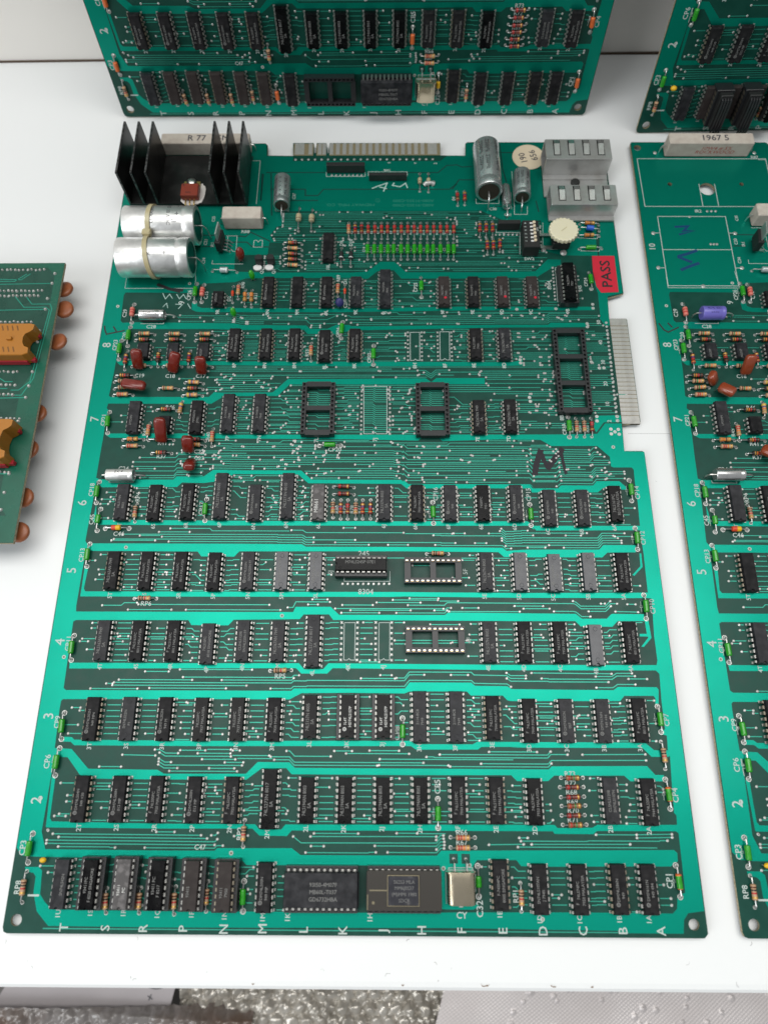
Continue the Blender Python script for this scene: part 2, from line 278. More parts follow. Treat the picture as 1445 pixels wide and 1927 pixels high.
COP=[[(.39,32.5),(.35,432.2),(84.6,432.2),(85.4,422.28),(101.79,421.83),(101.96,418.13),(192.97,417.82),(197.32,422.06),(208.73,422.02),(209.35,432.42),(257.24,432.24),(285.88,431.68),(285.45,378.25),(282.94,356.68),(282.95,346.15),(262.66,346.63),(251.28,350.21),(251.73,372.06),(233.41,369.79),(216.47,379.33),(97.62,379.23),(97.58,368.14),(94.8,367.8),(91.09,361.38),(93.58,356.64),(117.94,356.32),(91.03,356.19),(90.46,347.38),(71.42,347.15),(71.8,335.47),(87.96,334.74),(140.12,334.67),(148.72,335.33),(156.42,342.24),(164.76,342.03),(171.39,334.83),(213.07,334.76),(245.9,335.38),(253.73,343.8),(261.32,343.53),(260.97,339.12),(256.96,338.69),(245.95,330.86),(206.81,331.09),(212.89,330.38),(168.61,330.44),(164.21,336.31),(154.8,335.65),(149.34,330.33),(146.58,330.34),(138.75,331.01),(96.88,330.89),(78.82,330.66),(72.88,328.07),(56.71,327.22),(52.46,326.36),(51.82,321.64),(48.67,320.78),(10.56,321.0),(9.72,319.12),(10.2,301.87),(11.43,300.63),(20.13,300.94),(74.3,300.25),(78.88,299.15),(115.2,298.77),(117.15,296.59),(127.05,296.59),(131.92,299.12),(138.74,299.11),(140.62,298.24),(152.06,298.24),(223.52,299.16),(250.65,299.14),(251.99,300.59),(272.32,300.36),(272.07,297.68),(252.99,297.47),(223.42,297.35),(140.2,295.5),(140.06,295.35),(132.7,293.2),(116.05,293.2),(114.09,295.87),(80.04,295.89),(62.66,296.26),(74.59,296.46),(15.65,296.49),(14.78,295.39),(13.32,288.59),(11.23,287.63),(10.97,268.98),(10.15,254.25),(10.91,253.46),(64.47,253.49),(66.9,256.39),(70.96,256.16),(98.76,256.31),(106.71,264.59),(127.47,264.6),(181.68,264.95),(184.64,262.7),(187.39,265.15),(213.77,265.16),(213.6,261.34),(140.91,261.19),(107.78,261.18),(101.58,254.09),(70.84,253.94),(71.73,253.41),(66.17,249.37),(28.65,249.35),(10.38,249.46),(9.97,246.65),(12.43,244.26),(10.36,241.89),(10.4,237.75),(10.59,230.74),(10.27,218.11),(10.13,206.32),(11.89,205.37),(50.33,205.29),(51.72,207.06),(65.9,207.08),(70.61,210.83),(86.72,210.86),(76.99,210.55),(116.33,210.47),(121.72,205.44),(167.88,205.37),(169.48,204.26),(169.05,205.43),(171.69,203.04),(234.35,202.97),(236.07,200.98),(233.75,202.87),(235.45,200.71),(248.36,200.73),(250.07,202.44),(266.4,202.35),(268.48,204.74),(280.09,204.76),(283.27,201.53),(283.11,200.11),(281.17,200.11),(273.71,201.68),(271.25,200.77),(268.4,198.51),(234.84,198.44),(234.2,200.7),(170.88,200.59),(167.98,203.03),(168.51,203.08),(120.19,203.35),(114.8,208.22),(81.05,208.45),(81.23,208.33),(77.4,205.07),(66.24,203.36),(54.91,203.68),(52.66,201.12),(28.2,201.08),(13.78,200.92),(10.66,204.29),(10.21,190.93),(9.59,172.14),(10.41,170.74),(89.61,170.74),(118.42,170.54),(120.35,169.25),(169.31,169.24),(218.32,168.94),(220.27,167.35),(230.46,168.03),(266.19,168.11),(268.47,170.52),(284.55,170.45),(284.12,166.72),(270.11,166.58),(267.31,164.04),(230.97,164.05),(218.83,164.17),(216.15,166.65),(169.3,166.97),(87.4,166.77),(85.1,164.18),(87.22,166.01),(84.96,164.0),(68.63,164.08),(66.58,166.59),(31.35,166.81),(13.74,166.77),(10.56,167.71),(10.07,139.12),(10.36,136.24),(76.64,136.28),(115.66,136.29),(116.67,138.88),(133.78,138.93),(137.88,135.04),(188.89,135.09),(190.33,136.35),(251.81,135.87),(254.51,133.53),(266.42,133.57),(268.99,135.93),(284.39,135.8),(284.28,132.46),(271.52,132.42),(268.62,129.67),(253.6,129.85),(251.21,132.35),(220.12,132.25),(143.58,132.55),(135.11,132.52),(133.04,135.2),(120.83,135.16),(118.94,132.87),(87.18,132.48),(84.84,129.75),(73.8,129.71),(66.99,129.86),(65.34,132.24),(10.99,132.12),(9.8,131.37),(9.86,126.56),(9.93,117.06),(10.1,100.19),(11.35,99.23),(79.87,99.3),(116.63,99.28),(117.67,100.35),(169.43,100.56),(171.65,103.35),(200.44,103.35),(202.03,101.92),(217.06,101.82),(218.9,100.49),(266.09,100.18),(268.22,101.66),(286.19,101.63),(287.01,100.53),(286.18,94.01),(284.67,94.0),(285.01,96.71),(284.3,97.69),(270.86,97.63),(268.65,95.29),(218.04,95.08),(216.71,95.46),(214.65,97.56),(199.95,97.5),(198.11,99.35),(171.61,99.24),(169.15,98.28),(144.28,98.49),(121.33,98.24),(116.0,95.41),(75.27,95.4),(10.63,95.14),(9.82,94.34),(9.75,90.39),(9.98,83.89),(10.3,73.66),(18.09,73.22),(26.83,64.85),(58.19,64.55),(61.28,62.92),(98.02,63.1),(102.97,68.08),(117.31,68.0),(119.81,65.68),(233.59,65.58),(235.0,66.88),(277.58,67.2),(280.79,63.52),(284.7,63.39),(283.85,60.84),(269.49,60.77),(266.88,63.11),(235.75,62.94),(232.96,60.67),(219.1,60.6),(216.62,63.04),(173.54,62.83),(118.54,62.95),(116.03,65.51),(105.0,65.46),(98.46,60.64),(63.4,60.47),(30.09,60.71),(24.15,61.52),(16.77,69.69),(10.71,69.81),(10.35,45.94),(10.21,39.08),(12.95,32.01),(62.69,31.77),(86.71,31.81),(87.65,32.83),(120.09,33.01),(124.04,30.32),(182.86,30.43),(184.68,32.36),(285.08,33.17),(286.34,32.03),(286.11,28.84),(282.71,26.78),(232.4,26.4),(218.85,26.53),(216.97,28.88),(200.03,28.79),(198.27,26.5),(197.7,14.2),(200.32,11.36),(197.79,9.94),(184.21,10.03),(184.08,26.42),(148.7,26.45),(100.89,26.31),(98.18,28.66),(63.05,28.56),(10.65,29.01),(7.56,29.08),(3.13,29.51)],[(5.47,25.04),(11.32,25.08),(12.99,23.63),(13.71,14.65),(16.11,11.79),(19.59,8.95),(69.8,8.6),(137.17,8.78),(149.01,8.51),(204.68,8.98),(244.45,9.23),(281.35,9.03),(283.31,10.79),(284.24,15.84),(287.6,16.83),(287.77,28.85),(287.92,39.89),(286.84,40.58),(252.64,40.49),(250.98,39.22),(234.14,39.23),(233.5,40.28),(173.31,40.19),(119.67,39.99),(117.72,37.78),(117.54,37.78),(105.73,37.85),(102.45,40.65),(61.71,40.42),(12.02,40.64),(11.7,40.97),(10.91,61.45),(12.6,61.46),(12.93,44.53),(13.94,43.11),(61.48,42.4),(103.63,42.39),(105.57,40.29),(115.09,40.34),(116.79,42.37),(234.46,42.86),(235.64,41.55),(235.86,41.57),(250.72,41.79),(253.14,42.98),(287.7,43.16),(287.96,46.93),(287.06,47.88),(287.69,60.37),(288.38,71.47),(287.51,71.1),(280.16,71.07),(276.53,74.82),(216.9,74.75),(221.71,75.04),(203.9,74.96),(202.26,73.8),(174.35,73.67),(171.96,75.17),(77.19,74.73),(18.98,74.82),(17.13,76.33),(11.73,76.46),(13.29,78.51),(17.36,78.37),(18.61,77.25),(76.98,77.01),(171.98,77.44),(173.84,76.03),(199.95,76.05),(202.13,77.18),(277.91,77.16),(281.61,73.91),(287.77,73.94),(288.16,80.19),(286.3,80.71),(286.54,82.55),(287.67,82.82),(287.67,95.64),(288.26,107.7),(286.87,109.26),(218.82,109.11),(135.5,109.73),(133.09,107.23),(120.94,107.19),(118.33,109.67),(11.35,109.1),(11.02,112.65),(12.15,111.83),(73.76,111.79),(119.61,111.96),(122.23,109.14),(131.09,109.28),(133.49,112.01),(218.96,111.57),(287.46,111.72),(288.13,113.85),(288.01,125.23),(289.11,143.4),(287.66,143.67),(225.91,143.63),(164.02,144.15),(169.19,143.91),(11.27,143.67),(11.3,158.64),(13.11,158.65),(12.47,147.61),(13.45,146.21),(91.37,146.32),(80.97,146.25),(164.02,146.34),(226.05,146.03),(287.59,146.36),(287.87,166.2),(287.52,178.26),(235.74,177.98),(233.81,180.04),(234.8,178.35),(231.85,180.52),(164.01,180.37),(78.17,180.33),(14.49,180.62),(11.76,182.43),(12.25,191.92),(13.33,184.38),(14.43,183.21),(39.13,183.13),(77.96,182.86),(164.01,182.73),(231.48,182.87),(233.72,181.5),(234.88,180.48),(287.79,180.59),(288.13,192.27),(288.0,204.66),(288.23,211.25),(287.3,212.41),(278.0,212.4),(276.73,212.97),(276.61,218.5),(270.93,224.38),(270.49,224.61),(246.85,224.59),(241.33,228.08),(219.92,228.38),(189.8,227.31),(187.54,229.86),(179.69,229.86),(177.04,227.61),(141.59,228.34),(14.24,229.12),(11.34,231.03),(13.11,231.61),(79.59,231.68),(68.37,230.91),(225.65,231.18),(254.9,231.3),(271.46,231.63),(276.14,237.77),(284.89,237.78),(284.7,228.13),(284.59,221.91),(284.4,221.65),(294.87,221.36),(294.6,10.0),(294.28,9.98),(287.77,9.2),(285.69,6.68),(284.85,1.64),(258.0,1.69),(258.09,2.54),(186.27,3.11),(115.08,2.79),(65.99,2.56),(19.11,2.84),(13.31,8.25),(10.73,15.3),(10.59,21.36),(9.44,22.71),(5.77,23.36)],[(11.29,275.55),(11.95,275.99),(38.6,275.86),(64.46,275.65),(228.11,275.08),(232.3,275.73),(232.4,277.47),(235.0,277.47),(234.73,272.95),(222.16,272.61),(140.68,272.51),(64.68,273.21),(13.71,273.04)],[(49.34,313.98),(52.33,313.98),(52.56,311.61),(55.38,310.43),(133.88,309.95),(206.1,311.3),(277.75,311.07),(277.53,308.73),(206.01,308.62),(133.94,307.58),(55.63,307.67),(52.04,308.09),(49.65,309.35)],[(287.53,378.24),(294.6,378.3),(294.6,320.4),(285.74,318.13),(284.97,298.75),(282.54,297.89),(281.28,300.57),(279.72,303.48),(280.28,304.57),(280.44,320.51),(278.97,327.36),(283.63,345.7)],[(271.51,242.33),(285.01,242.6),(285.13,238.43),(275.63,238.42),(270.96,232.47),(270.06,235.18)],[(285.84,166.2),(286.75,166.2),(286.64,159.25),(281.98,154.77),(281.12,155.18),(285.57,159.62)],[(286.01,135.69),(286.26,132.06),(286.64,124.36),(282.52,120.17),(281.39,120.34),(285.24,124.64),(284.72,125.1),(281.15,125.09),(281.3,126.36),(284.7,126.37),(284.45,132.46)]]
CHIPS=[('9N',16,93.28,319.33,0,'DM74LS00N|'),('9M',16,110.14,319.33,0,'|'),('9L',16,126.49,319.33,0,'DM7474N|'),('9K',16,143.18,319.33,1,'74LS161PC|7950'),('9J',20,159.32,321.49,1,'74LS273N|8005'),('9F',16,192.41,319.33,4,'74LS74PC|7940'),('9E',16,209.18,319.33,0,'74LS139PC|7950'),('9D',16,225.67,319.33,4,'74LS00PC|7950'),('9C',16,242.07,319.33,4,'74LS367PC|7949'),('10L',16,126.59,350.27,0,'|'),('9R',8,64.98,314.56,0,'LM555CN|'),('8P',16,77.1,284.78,0,'74LS161PC|7950 MALAYSIA'),('8N',16,93.81,284.78,0,'74LS161PC|7950 MALAYSIA'),('8M',16,110.2,284.78,0,'74LS161PC|7950 MALAYSIA'),('8L',16,126.68,283.81,0,'DM74LS09N|013 MP'),('8K',16,143.11,284.57,0,'74LS259PC|7950 MALAYSIA'),('8E',16,208.65,284.78,0,'74LS139PC|7950'),('8D',16,225.12,284.78,1,'74LS367AN 7949|SA'),('8Ta',8,26.36,280.55,1,'NE555P|'),('8Sa',8,42.93,280.55,1,'NE555P|'),('8Ra',8,59.72,280.55,1,'NE555P|'),('7T',14,26.4,239.73,1,'LM324N|'),('7S',8,43.37,235.66,0,'|'),('7R',16,60.09,239.88,0,'MM5837N|J7951'),('7P',18,76.88,242.22,1,'2114-8CB|7949'),('7N',18,93.65,242.22,1,'2114-8CB|7949'),('7E',16,208.84,240.17,0,'74LS367AN 7949|SA'),('7D',16,225.13,240.56,0,'74LS367AN 7949|SA'),('6T',16,26.19,191.84,1,'74LS174N|8002'),('6S',16,43.28,191.54,0,'74LS10PC|7950 MALAYSIA'),('6R',16,59.81,192.09,0,'74LS175PC|7951 MALAYSIA'),('6P',20,76.73,195.24,1,'74LS377N 8005|SA'),('6N',16,93.95,191.63,1,'DM74LS04N|948'),('6M',20,110.42,195.24,1,'74LS273N 8010|SA'),('6L',16,126.66,191.89,2,'M8661|'),('6J',16,159.64,191.84,1,'74LS157N 8003|SA'),('6H',16,175.6,191.84,0,'74LS86PC|7950 MALAYSIA'),('6F',16,192.21,191.63,1,'DM7420|949'),('6E',16,208.61,191.63,3,'74S89PC|7951'),('6D',16,225.46,191.72,1,'DM74LS00N|949'),('6C',16,242.0,189.15,1,'DM7427N|949'),('6B',16,258.83,189.15,1,'DM74LS02N|949 494'),('6A',16,275.44,191.32,3,'74LS161PC|8013 MALAYSIA'),('5T',16,26.29,156.04,0,'74LS163AN 7949|SA'),('5S',16,43.05,156.04,0,'74LS161PC|8013 MALAYSIA'),('5R',16,59.9,156.04,0,'74LS161PC|8013 MALAYSIA'),('5P',16,76.75,155.73,0,'74LS10PC|7950 MALAYSIA'),('5N',16,93.68,156.12,1,'DM74LS20N|SN74LS20N P7'),('5M',16,110.09,156.12,5,'74LS367AN 7949|SA'),('5L',16,126.67,156.12,5,'74LS367AN 7949|SA'),('5E',16,208.82,156.12,1,'74LS367N 8003|SA'),('5D',16,225.45,156.04,5,'DM7486N|'),('5C',14,242.08,155.45,5,'DM7474N|948'),('5B',16,259.02,156.04,5,'|'),('5A',16,276.14,156.12,0,'74LS161PC|8013 MALAYSIA'),('4T',16,26.18,121.9,1,'74LS163AN 7949|SA'),('4S',16,43.23,121.9,0,'74LS161PC|8013 MALAYSIA'),('4R',16,59.46,121.9,0,'74LS161PC|8013 MALAYSIA'),('4P',16,76.63,120.59,1,'74LS10PC|8018 SINGAPORE'),('4N',16,93.44,121.9,1,'CLSHLS120B|SN74LS20N P7'),('4M',16,110.08,121.9,1,'74LS367AN 7949|SA'),('4L',20,126.49,122.09,1,'74LS273N 8017|SA'),('4E',16,209.11,121.9,1,'74LS157N 8003|SA'),('4D',16,225.72,121.9,0,'74LS139PC|7950 MALAYSIA'),('4C',16,242.82,121.9,0,'74LS139PC|7950 MALAYSIA'),('4B',16,259.38,120.59,5,'|'),('4A',16,275.71,121.9,0,'74LS161PC|8013 MALAYSIA'),('3T',16,26.45,86.3,0,'DM74LS02N|949 MP4'),('3S',16,43.18,86.41,1,'SN74LS32N|P1'),('3R',16,59.54,86.41,0,'DM74LS02N|949 M'),('3P',16,76.41,86.3,3,'74LS20PC|7937 MALAYSIA'),('3N',16,93.09,86.41,3,'74LS20PC|7937 MALAYSIA'),('3M',16,109.54,86.41,0,'74LS30PC|7938 MALAYSIA'),('3L',16,126.37,87.6,3,'74LS157N 8005|SA'),('3H',18,176.27,87.91,1,'2114-8CB|7949'),('3F',18,192.58,87.91,1,'2114-8CB|7949'),('3E',16,209.28,87.6,0,'74LS157PC|7944 MALAYSIA'),('3D',16,225.84,86.41,0,'74LS74PC|7949 MALAYSIA'),('3C',16,242.87,86.41,1,'DM7432CN|007'),('3B',16,259.69,86.41,1,'DM74136N|949 +94'),('3A',16,275.87,86.71,0,'74LS161PC|8013 MALAYSIA'),('2T',16,26.77,52.49,0,'DM74LS04N|949 +30'),('2S',16,43.26,52.49,0,'DM74LS00N|013 MP'),('2R',16,59.91,52.49,0,'74LS00PC|7950 MALAYSIA'),('2P',16,76.55,52.31,0,'DM74LS00N|013 MP'),('2N',16,92.94,52.31,0,'74LS02PC|7950 MALAYSIA'),('2M',20,109.52,53.0,3,'74LS273N 8017|SA'),('2L',16,126.32,52.55,3,'74LS194AN 8003|SA'),('2K',16,142.81,52.55,3,'74LS194AN 8003|SA'),('2J',16,159.47,52.55,3,'74LS194AN 8003|SA'),('2H',16,176.17,52.66,3,'74LS194AN 8003|SA'),('2F',16,192.65,52.72,0,'74LS157PC|7944 MALAYSIA'),('2E',16,209.32,52.72,0,'74LS157PC|7944 MALAYSIA'),('2D',16,226.2,52.37,3,'74LS74PC|7950 MALAYSIA'),('2B',16,259.1,53.04,1,'CLSHLS120B|SN74LS107N'),('2A',16,275.7,52.49,0,'74LS20PC|7944 MALAYSIA'),('1U',16,23.05,19.14,1,'|SN74LS42N'),('1M',16,109.64,18.26,0,'DM74LS00N|949 MP'),('1E',16,209.32,19.87,0,'F-74S04PC|8005 SINGAPORE'),('1D',16,225.96,18.26,0,'SN74LS107AN|J 7940'),('1C',16,242.65,18.26,0,'74LS74PC|7950 MALAYSIA'),('1B',16,259.22,18.45,0,'DM74LS86N|949'),('1A',16,271.56,18.45,0,'DM74161N|949 494')]
SKC=[('9B',20,262.77,323.05,0,3,'74LS245N|7951'),('5J',20,148.31,158.25,1,3,'M74LS245P 07E1|'),('3K',16,143.37,87.78,0,3,'1L4T|HD74LS157P'),('3J',16,159.53,87.85,0,3,'1L4T|HD74LS157P'),('1S',16,36.68,19.67,0,3,'93411PC|F 8220 SINGAPORE'),('1R',16,50.68,19.88,0,2,'93411|PC'),('1Q',16,65.07,19.62,0,3,'93411 PC|F 8217'),('1P',16,79.57,19.39,0,4,'93415|'),('1N',16,93.47,19.12,0,4,'93411|7950')]
BIGS=[('1K',24,15.24,133.77,17.95,1),('1H',24,15.24,168.53,18.03,1),('7L',24,15.24,124.12,244.89,0),('7F',24,15.24,184.81,244.54,0),('8B',40,15.24,260.43,268.16,0),('5F',22,10.16,183.35,156.33,1),('4F',22,10.16,183.72,122.79,1)]
AXIAL=[('g',50.97,326.8,50.94,314.4),('p',55.22,326.1,54.87,314.4),('p',16.63,312.75,16.73,300.63),('g',16.34,297.67,16.4,285.38),('g',12.61,288.91,12.55,276.81),('g',11.9,244.26,12.54,231.9),('g',12.1,203.95,12.18,192.39),('gs',14.97,188.96,14.77,177.4),('ry',18.78,178.56,30.76,178.59),('g',12.11,170.37,12.31,158.77),('g',11.3,124.59,11.68,113.04),('g',12.33,88.94,12.75,77.48),('g',12.56,73.55,12.42,61.96),('g',6.5,38.12,6.43,26.78),('t1',6.53,23.37,6.62,11.51),('t1',42.05,17.05,42.84,7.78),('t1',56.52,17.36,56.83,7.86),('t1',71.41,17.88,71.65,7.5),('t1',84.96,19.98,85.08,8.68),('g',100.33,20.07,100.65,8.78),('t1',218.05,20.09,217.95,9.5),('gs',200.19,26.52,200.22,14.88),('t1',98.96,44.02,98.95,33.5),('t2',188.89,37.7,199.46,37.62),('t2',188.78,33.68,199.46,33.69),('bg',238.78,62.09,248.47,62.13),('d',237.95,58.18,248.39,58.33),('d',238.04,54.07,248.28,54.36),('bg',238.11,50.47,248.47,50.77),('d',237.8,46.67,247.86,46.86),('bg',238.01,42.9,248.28,43.04),('go',284.98,61.58,285.64,49.63),('go',284.94,27.24,285.3,15.27),('g',183.69,53.05,183.6,41.41),('t1',285.08,77.57,285.57,66.0),('g',285.48,92.93,285.72,81.75),('g',285.52,145.18,285.29,133.63),('g',285.22,179.34,285.17,168.32),('g',285.16,205.23,285.19,193.93),('g',233.29,191.89,233.24,180.69),('g',184.05,193.01,184.25,181.67),('g',68.61,194.47,68.73,182.87),('t1',33.1,191.96,33.27,182.15),('g',168.28,87.27,168.24,75.91),('t1',106.22,108.37,116.16,108.68),('t1',38.02,142.67,48.69,142.7),('t1',180.63,165.66,191.35,165.53),('g',125.1,224.58,136.41,224.59),('g',256.8,241.54,256.62,229.7),('t1',260.83,240.69,260.41,229.89),('t1',264.75,240.69,264.52,229.9),('r',268.84,240.7,268.4,229.9),('d',133.47,201.3,143.77,200.97),('d',133.59,197.17,143.84,197.05),('t1',133.36,194.1,133.51,184.64),('dp',137.32,194.1,137.45,183.98),('r',140.9,194.11,140.93,183.99),('t1',144.98,194.12,145.04,184.0),('dp',148.5,194.12,148.52,184.01),('dp',152.46,194.13,152.44,184.01),('t2',118.57,287.27,118.78,275.78),('g',135.6,300.93,134.94,290.33),('g',153.14,285.48,153.07,273.55),('g',179.9,330.95,180.0,317.51),('t2',132.37,326.69,132.24,318.13),('gd',136.33,326.26,136.44,315.58),('gd',72.17,325.05,72.53,313.96),('t2',75.5,326.77,75.55,316.49),('o',79.41,322.46,79.84,311.42),('o',83.21,322.46,83.57,311.0),('dy',99.58,355.0,110.28,354.53),('t3',99.78,351.21,110.46,350.48),('dy',99.99,347.18,110.64,346.45),('dy',100.19,343.36,110.81,342.63),('t3',100.4,339.38,110.99,338.48),('bd',133.75,351.78,133.64,338.88),('bd',139.4,351.77,139.3,338.88),('zn',59.23,335.49,73.45,334.77),('bt',107.8,381.0,107.72,364.37),('bt',115.58,379.93,115.44,364.35),('bt2',180.17,407.68,180.0,394.11),('bt2',185.47,407.67,185.24,393.56),('r',202.51,393.83,202.61,383.19),('dp',207.0,393.82,206.82,383.7),('dp',215.27,370.93,214.82,359.86),('dp',219.01,370.92,218.52,359.85),('dp',222.82,370.91,222.3,359.84),('dp',218.94,358.32,218.77,347.28),('dp',222.56,358.32,222.27,347.27),('dp',226.5,358.31,226.04,349.26),('o',274.47,369.05,285.49,368.29),('o',272.55,359.91,285.05,360.06),('bl',274.14,365.38,285.42,363.89),('g',272.48,350.89,285.61,351.04),('g',276.61,334.29,276.99,323.08),('t3',19.78,292.46,30.64,292.59),('dy',20.25,288.72,30.53,288.71),('t3',36.78,292.45,47.37,292.32),('dy',36.91,288.71,47.46,288.71),('t3',53.76,292.44,64.51,292.31),('dy',53.84,288.7,64.38,288.7),('dp',16.92,282.19,16.71,270.23),('dy',34.56,282.51,34.8,272.1),('dp',51.71,282.18,51.6,272.1),('t3',20.41,272.1,30.92,272.1),('t3',37.65,272.1,47.89,271.97),('t3',53.79,272.1,64.75,271.79),('dy',12.57,266.01,22.83,265.88),('t3',12.12,262.49,23.25,262.49),('t3',12.69,258.2,23.67,259.12),('t2',12.69,254.25,23.19,254.38),('t3',36.76,258.21,47.59,258.03),('ty',50.7,262.07,60.78,261.46),('dy',50.02,258.03,60.82,258.04),('ty',50.17,253.96,60.93,253.97),('dy',37.14,245.47,47.86,245.18),('ty',50.51,250.57,49.86,241.32),('t2',34.57,237.77,34.38,228.16),('o',21.28,227.74,32.31,227.87),('t2',21.52,223.83,32.54,223.84),('dy',34.98,227.58,48.12,227.59),('dy',37.44,219.96,47.89,219.97),('dy',54.4,227.89,64.96,227.32),('t3',54.69,225.01,64.99,224.16),('t2',68.56,234.29,68.65,224.16),('t2',137.45,370.24,137.81,358.73),('dp',141.27,370.23,141.59,358.72),('d',145.14,370.22,145.43,358.72),('rd',149.01,370.21,149.27,358.71),('rd',153.0,370.2,153.21,358.7),('rd',156.92,370.19,157.1,358.69),('rd',160.51,370.19,160.66,358.69),('rd',164.61,370.18,164.72,358.68),('rd',168.64,370.17,168.72,358.67),('rd',172.51,370.16,172.55,358.66),('rd',176.32,370.15,176.32,358.65),('rd',180.13,370.14,180.1,358.65),('rd',184.0,370.13,183.93,358.64),('rd',187.98,370.12,187.87,358.63),('rd',191.9,370.11,191.75,358.62),('rd',195.76,370.1,195.58,358.61),('rd',199.74,370.09,199.52,358.61),('g',148.91,355.73,149.06,343.95),('g',152.85,355.72,152.96,343.94),('g',156.73,355.71,156.8,343.94),('g',160.83,355.7,160.87,343.93),('g',164.21,355.7,164.21,343.92),('g',168.48,355.69,168.44,343.92),('g',172.42,355.68,172.34,343.91),('g',176.29,355.67,176.18,343.9),('g',179.78,355.67,179.63,343.9),('g',183.99,355.66,183.8,343.89),('g',187.36,355.65,187.14,343.88),('g',191.57,355.64,191.31,343.88),('g',196.07,355.63,195.76,343.87),('g',199.32,355.63,198.98,343.86)]
FOOT=[('7J',24,15.24,154.59,245.46),('4K',16,7.62,143.09,122.42),('4J',16,7.62,159.42,122.47),('8H',16,7.62,175.95,285.26),('8F',16,7.62,192.44,285.25)]
ISO=[[(85.89,409.09),(122.0,408.97)],[(147.77,408.89),(191.49,408.75),(196.76,414.25),(203.23,414.78),(206.11,413.11),(212.13,413.43)],[(89.25,395.99),(110.53,395.93),(110.74,391.09),(118.36,391.07),(121.59,395.89),(197.99,395.67),(202.78,399.98)],[(88.93,408.53),(91.28,375.8)],[(199.6,395.45),(204.07,403.02),(213.44,402.99)],[(224.8,382.6),(236.11,382.57)],[(50.65,361.47),(61.79,361.44),(76.69,360.5),(79.44,363.7),(91.73,356.83)],[(51.41,353.29),(58.78,353.27)],[(62.21,356.43),(77.72,356.4),(80.9,353.23),(95.28,352.75)],[(230.24,431.89),(230.93,411.7),(232.9,400.76)],[(249.78,386.76),(250.88,378.33)],[(248.06,411.65),(255.76,411.62)],[(229.86,424.53),(257.54,424.43)],[(84.24,407.99),(83.83,387.42)],[(99.91,387.38),(118.5,387.33)],[(76.68,422.31),(76.94,418.53)],[(83.43,408.23),(84.05,387.26)]]
